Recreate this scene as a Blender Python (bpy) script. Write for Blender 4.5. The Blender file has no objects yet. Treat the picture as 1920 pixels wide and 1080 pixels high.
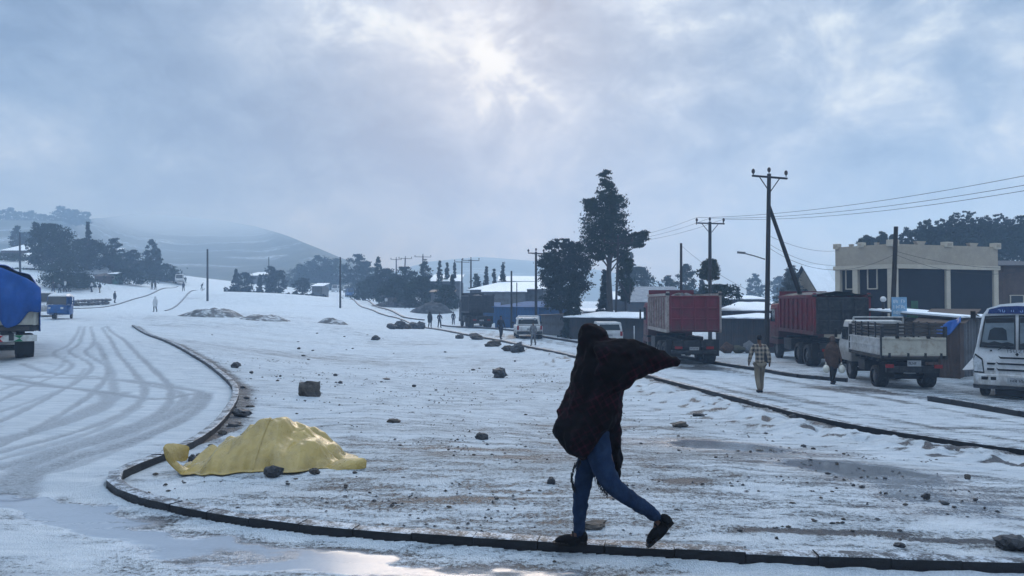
import bpy, bmesh, math, random
import numpy as np
from mathutils import Vector, Matrix, Euler
random.seed(7); np.random.seed(7)
R = math.radians
scene = bpy.context.scene
COL = scene.collection
# ------------------------------------------------------------------ camera, sky, sun, exposure
CAMZ = 3.0
F = 1387.0                       # focal length in photo pixels (1920 wide)
PITCH = math.atan(27.0 / F)
cam_d = bpy.data.cameras.new('camera'); cam_d.sensor_width = 36; cam_d.lens = F / 1920 * 36
cam_d.clip_start = 0.05; cam_d.clip_end = 8000
cam = bpy.data.objects.new('camera', cam_d); COL.objects.link(cam)
cam.location = (0, 0, CAMZ); cam.rotation_euler = (R(90) + PITCH, 0, 0)
scene.camera = cam
scene.view_settings.view_transform = 'Standard'; scene.view_settings.look = 'None'
scene.view_settings.gamma = 1.0; scene.view_settings.exposure = 0.0
scene.view_settings.use_curve_mapping = False
scene.render.engine = 'CYCLES'
scene.cycles.use_denoising = True
scene.cycles.max_bounces = 8; scene.cycles.diffuse_bounces = 3; scene.cycles.glossy_bounces = 3
scene.cycles.volume_bounces = 2; scene.cycles.transparent_max_bounces = 8
scene.cycles.caustics_reflective = False; scene.cycles.caustics_refractive = False
SUN_EL, SUN_AZ = R(24), R(-1.5)  # azimuth from +Y, clockwise
sun_d = bpy.data.lights.new('sun', 'SUN'); sun_d.energy = 1.15; sun_d.angle = R(28); sun_d.color = (1.0, 0.99, 0.98)
sun = bpy.data.objects.new('sun', sun_d); COL.objects.link(sun)
sdir = Vector((math.sin(SUN_AZ) * math.cos(SUN_EL), math.cos(SUN_AZ) * math.cos(SUN_EL), math.sin(SUN_EL)))
sun.rotation_euler = sdir.to_track_quat('Z', 'Y').to_euler(); sun.location = (0, 40, 60)

class NT:                         # small node-tree helper
    def __init__(s, tree): s.t = tree; s.n = tree.nodes; s.l = tree.links
    def new(s, ty, **kw):
        nd = s.n.new(ty)
        for k, v in kw.items(): setattr(nd, k, v)
        return nd
    def set(s, sock, v):
        if isinstance(v, bpy.types.NodeSocket): s.l.new(v, sock)
        elif v is not None:
            if hasattr(sock.default_value, '__len__') and not hasattr(v, '__len__'): v = [v] * len(sock.default_value)
            if hasattr(v, '__len__') and len(v) == 3 and len(sock.default_value) == 4: v = (*v, 1)
            sock.default_value = v
    def math(s, op, a, b=None, c=None, clamp=False):
        nd = s.new('ShaderNodeMath', operation=op, use_clamp=clamp)
        for i, v in enumerate((a, b, c)):
            if v is not None: s.set(nd.inputs[i], v)
        return nd.outputs[0]
    def vmath(s, op, a, b=None, out=0):
        nd = s.new('ShaderNodeVectorMath', operation=op); s.set(nd.inputs[0], a)
        if b is not None: s.set(nd.inputs[3 if op == 'SCALE' else 1], b)
        return nd.outputs[out]
    def noise(s, vec, scale, detail=4, rough=.55, dist=0.0):
        nd = s.new('ShaderNodeTexNoise'); s.set(nd.inputs['Vector'], vec)
        nd.inputs['Scale'].default_value = scale; nd.inputs['Detail'].default_value = detail
        nd.inputs['Roughness'].default_value = rough; nd.inputs['Distortion'].default_value = dist
        return nd.outputs[0]
    def vor(s, vec, scale, feature='F1'):
        nd = s.new('ShaderNodeTexVoronoi', feature=feature); s.set(nd.inputs['Vector'], vec)
        nd.inputs['Scale'].default_value = scale; return nd.outputs[0]
    def ramp(s, v, lo, hi, a=0.0, b=1.0, smooth=True):
        nd = s.new('ShaderNodeMapRange', interpolation_type='SMOOTHSTEP' if smooth else 'LINEAR')
        for i, q in enumerate((v, lo, hi, a, b)): s.set(nd.inputs[i], q)
        return nd.outputs[0]
    def mix(s, f, a, b):
        nd = s.new('ShaderNodeMix', data_type='RGBA')
        s.set(nd.inputs[0], f); s.set(nd.inputs[6], a); s.set(nd.inputs[7], b); return nd.outputs[2]
    def attr(s, name): return s.new('ShaderNodeAttribute', attribute_name=name).outputs['Fac']
    def mapping(s, vec, scale=(1, 1, 1), rot=(0, 0, 0)):
        nd = s.new('ShaderNodeMapping'); s.set(nd.inputs['Vector'], vec)
        nd.inputs['Scale'].default_value = scale; nd.inputs['Rotation'].default_value = rot; return nd.outputs[0]
    def bump(s, h, strength=.3, dist=.02, normal=None):
        nd = s.new('ShaderNodeBump'); s.set(nd.inputs['Height'], h); s.set(nd.inputs['Strength'], strength)
        nd.inputs['Distance'].default_value = dist
        if normal is not None: s.l.new(normal, nd.inputs['Normal'])
        return nd.outputs[0]

# sky: thick broken overcast over a Nishita base
world = bpy.data.worlds.new('World'); scene.world = world; world.use_nodes = True
w = NT(world.node_tree); w.n.clear()
gen = w.new('ShaderNodeTexCoord').outputs['Generated']
sky = w.new('ShaderNodeTexSky', sky_type='NISHITA'); sky.sun_disc = False
sky.sun_elevation = SUN_EL; sky.sun_rotation = SUN_AZ; sky.air_density = 1.5; sky.dust_density = 3
sep = w.new('ShaderNodeSeparateXYZ'); w.set(sep.inputs[0], gen)
zc = w.math('MAXIMUM', sep.outputs[2], 0.0)
den = w.math('ADD', zc, 0.22)
comb = w.new('ShaderNodeCombineXYZ')
w.set(comb.inputs[0], w.math('DIVIDE', sep.outputs[0], den)); w.set(comb.inputs[1], w.math('DIVIDE', sep.outputs[1], den))
w.set(comb.inputs[2], w.math('MULTIPLY', zc, 2.0))
pl = w.vmath('MULTIPLY', gen, (2.1, 2.1, 3.0))
n1 = w.noise(w.vmath('ADD', pl, (3.1, 1.7, 0.4)), 1.15, 7, .56, .35)
n2 = w.noise(w.vmath('ADD', pl, (7.3, 4.2, 1.1)), 3.4, 6, .6, .5)
n3 = w.noise(w.vmath('ADD', pl, (1.3, 9.2, 2.1)), 9.5, 5, .6, .4)
cl = w.math('ADD', w.math('ADD', w.math('MULTIPLY', n1, .68), w.math('MULTIPLY', n2, .66)), w.math('MULTIPLY', n3, .30))
def lobe(px, py, wid, amp):        # where the cloud layer is thin
    u, v = (px - 960) / F, (540 - py) / F
    d = Vector((u, math.cos(PITCH) - v * math.sin(PITCH), math.sin(PITCH) + v * math.cos(PITCH))).normalized()
    dt = w.vmath('DOT_PRODUCT', w.vmath('NORMALIZE', gen), tuple(d), out=1)
    ang = w.math('MULTIPLY', w.math('SUBTRACT', 1.0, dt), 2.0 / (wid * wid))
    return w.math('MULTIPLY', w.math('EXPONENT', w.math('MULTIPLY', ang, -1.0)), amp)
thin = None
for a in ((940, 140, .068, .155), (650, 20, .06, .10), (800, 30, .05, .03), (315, 285, .032, .17), (130, 240, .05, .11), (20, 270, .04, .08), (500, 110, .06, .05), (1400, 110, .22, .05), (1150, 110, .07, -.05), (760, 190, .07, -.05), (880, 60, .30, .02), (640, 480, .10, .05),
          (120, 90, .20, -.07), (330, 170, .16, -.06), (640, 180, .11, -.05), (1750, 60, .2, .02), (1320, 300, .16, -.02)):
    L = lobe(*a); thin = L if thin is None else w.math('ADD', thin, L)
bright = w.math('ADD', w.math('SUBTRACT', cl, .315), w.math('MULTIPLY', thin, w.ramp(n2, .3, .62, .3, 1.5)))
cr = w.new('ShaderNodeValToRGB'); w.set(cr.inputs[0], bright)
els = cr.color_ramp.elements
els[0].position = .36; els[0].color = (.078, .118, .20, 1)
els[1].position = .78; els[1].color = (.78, .89, .92, 1)
for p, c in ((.44, (.15, .22, .335)), (.53, (.235, .32, .45)), (.64, (.40, .50, .63))):
    e = els.new(p); e.color = (*c, 1)
zen = w.ramp(sep.outputs[2], .30, .95, 1.0, 4.9)     # overcast sky is brighter overhead
cloud = w.vmath('SCALE', w.vmath('SCALE', cr.outputs[0], zen), 10.0)
skymix = w.mix(.93, sky.outputs[0], cloud)
bg = w.new('ShaderNodeBackground'); w.set(bg.inputs[0], skymix); bg.inputs[1].default_value = 0.10
w.l.new(bg.outputs[0], w.new('ShaderNodeOutputWorld').inputs[0])

# ------------------------------------------------------------------ pixel helpers (photo coordinates -> world)
def ray(px, py):
    u, v = (px - 960) / F, (540 - py) / F
    y = math.cos(PITCH) - v * math.sin(PITCH)
    return u / y, (math.sin(PITCH) + v * math.cos(PITCH)) / y
def at(px, py, d):
    dx, dz = ray(px, py); return Vector((dx * d, d, CAMZ + dz * d))

# terrain heights: (photo x, photo y, distance) of places where the ground is seen
CP = [(960, 1900, 1.9), (-400, 1500, 2.6), (2300, 1500, 2.6), (300, 1200, 4), (1600, 1200, 4),
      (1250, 1062, 5.3), (1800, 1090, 5.1), (500, 1010, 6.0), (100, 1000, 6.1), (195, 915, 7.8), (500, 905, 8), (900, 880, 8.8), (1400, 880, 9.2),
      (350, 840, 10.2), (420, 775, 14), (430, 725, 18.9), (960, 789, 15), (960, 745, 20.5), (345, 662, 27.7), (300, 640, 32), (247, 612, 46),
      (1920, 858, 11.9), (1700, 825, 13.7), (1500, 785, 16.5), (1350, 745, 20.6), (1200, 705, 27.6), (1045, 663, 40), (940, 640, 52), (850, 622, 66),
      (1750, 755, 21), (1900, 752, 23), (1500, 708, 29), (1345, 684, 35), (1078, 641, 54), (830, 611, 82), (805, 614, 79), (920, 612, 76),
      (30, 682, 24), (-250, 690, 24), (108, 598, 52), (-200, 600, 50), (291, 585, 84), (205, 575, 98), (140, 580, 84), (180, 548, 112), (190, 530, 128), (60, 492, 145), (130, 500, 145), (240, 525, 140), (344, 546, 147), (365, 531, 165),
      (50, 510, 120), (-300, 500, 120), (380, 585, 84), (389, 563, 115), (450, 545, 128), (600, 556, 125), (560, 600, 62), (600, 576, 95), (638, 579, 100), (700, 640, 50), (620, 680, 33),
      (741, 577, 118), (690, 566, 150), (653, 556, 188), (860, 575, 110), (1100, 622, 65), (1400, 655, 48), (1720, 640, 50), (1950, 640, 48), (1300, 600, 90), (1700, 600, 100),
      (1000, 570, 150), (1300, 569, 300), (1900, 569, 300), (640, 545, 260), (300, 520, 260), (0, 480, 220), (-300, 470, 220), (960, 567, 600), (300, 560, 600), (1700, 567, 600)]
def _uv(x, y):
    yy = np.maximum(y, 0) + 2.0
    return np.asarray(x) / (yy + 4), np.log(yy)
_c = [at(*p) for p in CP]
_cx, _cy, _cz = (np.array([c[i] for c in _c]) for i in range(3))
_cu, _cv = _uv(_cx, _cy)
_K = np.sqrt((_cu[:, None] - _cu[None]) ** 2 + (_cv[:, None] - _cv[None]) ** 2 + .02)
_n = len(CP)
_A = np.zeros((_n + 1, _n + 1)); _A[:_n, :_n] = _K + np.eye(_n) * -.004; _A[_n, :_n] = 1; _A[:_n, _n] = 1
_W = np.linalg.solve(_A, np.append(_cz, 0))
def gz_base(x, y):
    x = np.asarray(x, float); y = np.asarray(y, float); sh = x.shape; x = x.ravel(); y = y.ravel()
    u, v = _uv(np.clip(x, -400, 400), np.minimum(y, 620)); out = np.empty(len(x))
    for i in range(0, len(x), 20000):
        s = slice(i, i + 20000)
        k = np.sqrt((u[s, None] - _cu) ** 2 + (v[s, None] - _cv) ** 2 + .02)
        out[s] = k @ _W[:_n] + _W[_n]
    return out.reshape(sh)
def vnoise(x, y, seed=0):
    xi, yi = np.floor(x).astype(np.int64), np.floor(y).astype(np.int64); fx, fy = x - xi, y - yi
    fx = fx * fx * (3 - 2 * fx); fy = fy * fy * (3 - 2 * fy)
    def h(a, b):
        n = (a * 374761393 + b * 668265263 + seed * 1442695041) & 0x7fffffff
        n = ((n ^ (n >> 13)) * 1274126177) & 0x7fffffff
        return ((n ^ (n >> 16)) & 0xffff) / 65535.0
    return (h(xi, yi) * (1 - fx) + h(xi + 1, yi) * fx) * (1 - fy) + (h(xi, yi + 1) * (1 - fx) + h(xi + 1, yi + 1) * fx) * fy
def fbm(x, y, oct=4, seed=0, gain=.5):
    s = 0; a = 1; t = 0
    for i in range(oct): s = s + a * vnoise(x * 2 ** i + i * 17.3, y * 2 ** i - i * 9.1, seed + i); t += a; a *= gain
    return s / t
def sstep(a, b, x):
    t = np.clip((x - a) / (b - a), 0, 1); return t * t * (3 - 2 * t)
def gnd_base(px, py):
    dx, dz = ray(px, py); d = 3.0; prev = 1.0
    while d < 400:
        g = CAMZ + dz * d - float(gz_base(dx * d, d))
        if g < 0:
            lo, hi = d / 1.012, d
            for _ in range(12):
                m = (lo + hi) / 2
                if CAMZ + dz * m - float(gz_base(dx * m, m)) < 0: hi = m
                else: lo = m
            return (dx * hi, hi)
        d *= 1.012
    return (dx * 120, 120)
def smooth_line(pts, n):
    p = np.array(pts, float); q = np.vstack([2 * p[0] - p[1], p, 2 * p[-1] - p[-2]]); out = []
    for i in range(len(p) - 1):
        a, b, c, d = q[i:i + 4]
        for t in np.linspace(0, 1, n, endpoint=False):
            out.append(.5 * (2 * b + (c - a) * t + (2 * a - 5 * b + 4 * c - d) * t * t + (3 * b - a - 3 * c + d) * t ** 3))
    out.append(p[-1]); return np.array(out)
ISL = [(247, 612), (300, 638), (345, 660), (390, 688), (425, 718), (436, 740), (424, 770), (395, 805), (350, 838), (290, 864), (225, 889), (200, 905), (203, 925),
       (240, 945), (300, 962), (400, 982), (500, 998), (700, 1018), (900, 1032), (1100, 1045), (1300, 1058), (1500, 1068), (1700, 1076), (1920, 1082)]
isl = smooth_line([gnd_base(*p) for p in ISL] , 5)
isl = np.vstack([isl, isl[-1] + (isl[-1] - isl[-6]) * 2.5])
NK = [(640, 558), (690, 580), (760, 603), (867, 628), (940, 641), (1045, 664), (1120, 684), (1200, 706), (1350, 746), (1500, 786), (1700, 826), (1920, 858)]
nk = smooth_line([gnd_base(*p) for p in NK], 4); nk = np.vstack([nk, nk[-1] + (nk[-1] - nk[-5]) * 1.5])
FK = [(830, 611), (965, 621), (1022, 633), (1078, 642), (1200, 659), (1345, 683), (1430, 696), (1500, 708), (1590, 716)]
fk = smooth_line([gnd_base(*p) for p in FK], 4)
FK2 = [(1750, 752), (1830, 765), (1920, 781), (2040, 800)]
fk2 = smooth_line([gnd_base(*p) for p in FK2], 4)
RK = [(663, 556), (700, 573), (745, 590), (768, 598), (795, 601)]
rk = smooth_line([gnd_base(*p) for p in RK], 4)
LK = [(140, 579), (205, 575), (250, 562), (290, 549), (335, 537)]
lk = smooth_line([gnd_base(*p) for p in LK], 4)
LR = [(312, 583), (345, 561), (385, 541)]
lr = smooth_line([gnd_base(*p) for p in LR], 4)
def poly_dist(x, y, line):        # distance to a polyline and side (positive = left of its direction)
    best = np.full(x.shape, 1e9); side = np.zeros(x.shape)
    for (ax, ay), (bx, by) in zip(line[:-1], line[1:]):
        dx, dy = bx - ax, by - ay; L = dx * dx + dy * dy + 1e-9
        t = np.clip(((x - ax) * dx + (y - ay) * dy) / L, 0, 1)
        d = np.hypot(x - ax - t * dx, y - ay - t * dy); s = dx * (y - ay) - dy * (x - ax)
        m = d < best; best = np.where(m, d, best); side = np.where(m, s, side)
    return best, side
def in_poly(x, y, poly):
    ins = np.zeros(x.shape, bool); n = len(poly)
    for i in range(n):
        (x1, y1), (x2, y2) = poly[i], poly[(i + 1) % n]
        c = ((y1 > y) != (y2 > y)); xx = (x2 - x1) * (y - y1) / ((y2 - y1) if y2 != y1 else 1e-9) + x1
        ins ^= c & (x < xx)
    return ins
def isl_raise(x, y):              # open ground stands level with the kerb top along the front edge
    d, s = poly_dist(x, y, isl); m = (s > 0) & (x > -4.6)
    return np.where(m, .098 * sstep(.03, .12, d) * sstep(-4.4, -2.6, x) * (1 - sstep(2.5, 7, d)), 0)
def gz(x, y):
    x = np.asarray(x, float); y = np.asarray(y, float)
    z = gz_base(x, y); near = (y < 16) & (y > 2) & (np.abs(x) < 14)
    if near.any():
        z = np.array(z); z[near] = z[near] + isl_raise(x[near], y[near])
    return z
def gzf(x, y): return float(gz(np.array([x]), np.array([y]))[0])
def gnd(px, py):
    x, y = gnd_base(px, py); return Vector((x, y, gzf(x, y)))
def base(px, d):
    x = ray(px, 580)[0] * d; return Vector((x, d, gzf(x, d)))
# ------------------------------------------------------------------ materials
def new_mat(name):
    m = bpy.data.materials.new(name); m.use_nodes = True; t = NT(m.node_tree); t.n.clear()
    b = t.new('ShaderNodeBsdfPrincipled'); o = t.new('ShaderNodeOutputMaterial'); t.l.new(b.outputs[0], o.inputs[0])
    return m, t, b
MATS = {}
def mat(name, col, rough=.7, var=.35, scale=4.0, bump=.15, bscale=30, metal=0.0, dirt=None, dirt_amt=.5, spec=.22, coords='Object', stretch=(1, 1, 1)):
    if name in MATS: return MATS[name]
    m, t, b = new_mat(name)
    v = t.mapping(t.new('ShaderNodeTexCoord').outputs[coords], stretch)
    n = t.noise(v, scale, 5, .6); n2 = t.noise(v, scale * 4.3, 4, .6)
    f = t.math('ADD', t.math('MULTIPLY', n, .65), t.math('MULTIPLY', n2, .35))
    lo = tuple(c * (1 - var) for c in col); hi = tuple(min(1, c * (1 + var)) for c in col)
    c = t.mix(t.ramp(f, .3, .7), lo, hi)
    if dirt:
        c = t.mix(t.math('MULTIPLY', t.ramp(t.noise(v, scale * 1.7, 6, .65), .45, .68), dirt_amt), c, dirt)
    t.set(b.inputs['Base Color'], c)
    t.set(b.inputs['Roughness'], t.ramp(n2, .2, .8, max(.03, rough - .12), min(1, rough + .12)))
    b.inputs['Metallic'].default_value = metal; b.inputs['Specular IOR Level'].default_value = spec
    if bump: t.set(b.inputs['Normal'], t.bump(t.noise(v, bscale, 4, .6), bump, .02))
    MATS[name] = m; return m

def ground_material():
    m, t, b = new_mat('hail_ground')
    pos = t.new('ShaderNodeNewGeometry').outputs['Position']
    cover, wet, road, dirty, trk = (t.attr(a) for a in ('cover', 'wet', 'road', 'dirty', 'track'))
    sx = t.mapping(pos, (.30, 1.0, 1.0))
    a1 = t.noise(sx, 1.1, 6, .62, .6); a2 = t.noise(sx, 5.0, 6, .65, .4); a3 = t.noise(pos, 26, 5, .68)
    a4 = t.noise(pos, 90, 3, .6)
    s = t.math('ADD', cover, t.math('MULTIPLY', t.math('SUBTRACT', a1, .5), .55))
    s = t.math('ADD', s, t.math('MULTIPLY', t.math('SUBTRACT', a2, .5), .85))
    s = t.math('ADD', s, t.math('MULTIPLY', t.math('SUBTRACT', a3, .5), .85))
    s = t.math('ADD', s, t.math('MULTIPLY', t.math('SUBTRACT', a4, .5), .55))
    sf = t.ramp(s, .36, .59)
    hail = t.vor(pos, 75); hail2 = t.vor(pos, 150)
    # white hail, tinted where meltwater and mud soak it
    snow = t.mix(t.ramp(a2, .3, .75), (.58, .65, .70), (.86, .90, .92))
    snow = t.mix(t.ramp(hail, .15, .75, 0.0, .35), snow, (.45, .51, .58))
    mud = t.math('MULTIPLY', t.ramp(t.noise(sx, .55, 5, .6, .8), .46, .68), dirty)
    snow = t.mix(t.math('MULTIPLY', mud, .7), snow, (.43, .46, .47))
    soil = t.mix(t.ramp(a3, .3, .7), (.015, .020, .029), (.060, .073, .092))
    tar = t.mix(t.ramp(a4, .3, .7), (.035, .038, .043), (.09, .095, .10))
    bare = t.mix(road, soil, tar)
    slush = t.mix(t.ramp(a3, .3, .7), (.24, .27, .30), (.42, .45, .48))
    col = t.mix(t.ramp(sf, .0, .5), bare, slush); col = t.mix(t.ramp(sf, .35, 1.0), col, snow)
    col = t.mix(t.math('MULTIPLY', trk, t.ramp(a2, .25, .7, .45, .9)), col, t.mix(t.ramp(a3, .35, .65), (.15, .17, .20), (.40, .44, .48)))
    wm = t.math('MULTIPLY', wet, t.ramp(t.math('ADD', a1, t.math('MULTIPLY', a2, .35)), .44, .66))
    col = t.mix(t.math('MULTIPLY', wm, .8), col, t.mix(road, (.15, .165, .185), (.28, .315, .36)))
    t.set(b.inputs['Base Color'], col)
    ro = t.ramp(sf, .1, .8, .42, .80)
    ro = t.mix(wm, ro, .15)
    t.set(b.inputs['Roughness'], ro)
    b.inputs['Specular IOR Level'].default_value = .4
    h = t.math('ADD', t.math('MULTIPLY', sf, .9), t.math('MULTIPLY', a3, .5))
    h = t.math('ADD', h, t.math('MULTIPLY', hail, -.35)); h = t.math('ADD', h, t.math('MULTIPLY', hail2, -.15))
    dryness = t.math('SUBTRACT', 1.0, t.math('MULTIPLY', wm, .97))
    t.set(b.inputs['Normal'], t.bump(h, t.math('MULTIPLY', dryness, 1.0), .06))
    return m
M_ground = ground_material()
M_stone = mat('wet_stone', (.045, .047, .052), .5, .5, 6, .5, 20)
M_stone2 = mat('brown_stone', (.075, .066, .058), .6, .5, 6, .5, 20)
M_kerb = mat('kerb_concrete', (.016, .017, .020), .5, .4, 3, .35, 40, dirt=(.007, .007, .008), dirt_amt=.6, spec=.28)
def kerb_hail(m):                 # hail caught on the upper faces
    t = NT(m.node_tree); b = m.node_tree.nodes['Principled BSDF']; g = t.new('ShaderNodeNewGeometry'); s = t.new('ShaderNodeSeparateXYZ'); t.set(s.inputs[0], g.outputs['Normal'])
    n = t.math('ADD', t.math('MULTIPLY', t.noise(g.outputs['Position'], 7, 5, .65), .6), t.math('MULTIPLY', t.noise(g.outputs['Position'], 60, 3, .6), .4))
    f = t.math('MULTIPLY', t.ramp(s.outputs[2], .55, .9), t.ramp(n, .44, .58, .06, .85)); old = b.inputs['Base Color'].links[0].from_socket; t.set(b.inputs['Base Color'], t.mix(f, old, (.55, .60, .65)))
kerb_hail(M_kerb)
M_soil = mat('wet_soil', (.10, .10, .10), .8, .5, 1.2, .8, 6, dirt=(.62, .66, .69), dirt_amt=.85)
M_soil2 = mat('dark_soil', (.028, .029, .032), .8, .5, 1.2, .8, 6, dirt=(.30, .33, .36), dirt_amt=.25)

# ------------------------------------------------------------------ object helpers
def put(name, me, m=None, parent=None):
    o = bpy.data.objects.new(name, me); COL.objects.link(o)
    if m is not None and me is not None and len(me.materials) == 0: me.materials.append(m)
    if parent is not None: o.parent = parent
    return o
def tag(o, label=None, cat=None, group=None, kind=None):
    for k, v in (('label', label), ('category', cat), ('group', group), ('kind', kind)):
        if v: o[k] = v
    return o
def thing(name, label, cat, loc=(0, 0, 0), rz=0.0, group=None):
    o = bpy.data.objects.new(name, None); o.empty_display_size = .2; COL.objects.link(o)
    o.location = loc; o.rotation_euler = (0, 0, rz); return tag(o, label, cat, group)
class MB:
    def __init__(s): s.v = []; s.f = []
    def add(s, vs, fs, M=None):
        k = len(s.v); s.v += [tuple(M @ Vector(v)) if M is not None else tuple(v) for v in vs]; s.f += [tuple(k + i for i in f) for f in fs]; return s
    def box(s, c, d, M=None, rot=None, taper=1.0):
        x, y, z = (q / 2 for q in d); T = Matrix.Translation(c)
        if rot: T = T @ Euler(rot).to_matrix().to_4x4()
        if M is not None: T = M @ T
        vs = [(-x, -y, -z), (x, -y, -z), (x, y, -z), (-x, y, -z), (-x * taper, -y * taper, z), (x * taper, -y * taper, z), (x * taper, y * taper, z), (-x * taper, y * taper, z)]
        return s.add(vs, [(0, 3, 2, 1), (4, 5, 6, 7), (0, 1, 5, 4), (1, 2, 6, 5), (2, 3, 7, 6), (3, 0, 4, 7)], T)
    def cyl(s, a, b, r0, r1=None, n=10, cap=True):
        a, b = Vector(a), Vector(b); r1 = r0 if r1 is None else r1
        q = (b - a).to_track_quat('Z', 'Y'); vs = []
        for p, r in ((a, r0), (b, r1)):
            for i in range(n):
                t = 2 * math.pi * i / n; vs.append(p + q @ Vector((r * math.cos(t), r * math.sin(t), 0)))
        fs = [(i, (i + 1) % n, n + (i + 1) % n, n + i) for i in range(n)]
        if cap: fs += [tuple(range(n - 1, -1, -1)), tuple(range(n, 2 * n))]
        return s.add(vs, fs)
    def tube(s, pts, r, n=6):
        for a, b in zip(pts[:-1], pts[1:]): s.cyl(a, b, r, r, n)
        return s
    def loft(s, rings, closed=True, caps=True):   # rings: lists of equal-length points
        n = len(rings[0]); vs = [p for r in rings for p in r]; fs = []
        for k in range(len(rings) - 1):
            for i in range(n if closed else n - 1):
                j = (i + 1) % n; fs.append((k * n + i, k * n + j, (k + 1) * n + j, (k + 1) * n + i))
        if caps and closed: fs += [tuple(range(n - 1, -1, -1)), tuple((len(rings) - 1) * n + i for i in range(n))]
        return s.add(vs, fs)
    def prism(s, poly, a, b, axis='y'):           # outline in the other two axes, extruded from a to b
        def P(u, v, w): return {'y': (u, w, v), 'x': (w, u, v), 'z': (u, v, w)}[axis]
        return s.loft([[P(u, v, a) for u, v in poly], [P(u, v, b) for u, v in poly]])
    def ell(s, c, r, n=10, m=6, M=None):
        T = Matrix.Translation(c)
        if M is not None: T = T @ M
        rings = []
        for j in range(1, m):
            t = math.pi * j / m
            rings.append([T @ Vector((r[0] * math.sin(t) * math.cos(2 * math.pi * i / n), r[1] * math.sin(t) * math.sin(2 * math.pi * i / n), -r[2] * math.cos(t))) for i in range(n)])
        k0 = len(s.v); s.loft(rings, caps=False); k = len(s.v)
        s.v += [tuple(T @ Vector((0, 0, -r[2]))), tuple(T @ Vector((0, 0, r[2])))]
        L = k0 + (m - 2) * n
        for i in range(n):
            s.f.append((k, k0 + (i + 1) % n, k0 + i)); s.f.append((k + 1, L + i, L + (i + 1) % n))
        return s
    def mesh(s, name, smooth=False):
        me = bpy.data.meshes.new(name); me.from_pydata(s.v, [], s.f); me.update()
        bm = bmesh.new(); bm.from_mesh(me); bmesh.ops.recalc_face_normals(bm, faces=bm.faces); bm.to_mesh(me); bm.free()
        if smooth: me.shade_smooth()
        return me
    def build(s, name, m, parent=None, smooth=False, bevel=0):
        o = put(name, s.mesh(name, smooth), m, parent)
        if bevel:
            b = o.modifiers.new('bevel', 'BEVEL'); b.width = bevel; b.segments = 2; b.limit_method = 'ANGLE'
        return o
def copy_tree(o, parent=None, linked=True):
    c = o.copy(); COL.objects.link(c); c.parent = parent
    for ch in list(o.children): copy_tree(ch, c)
    return c

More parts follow.
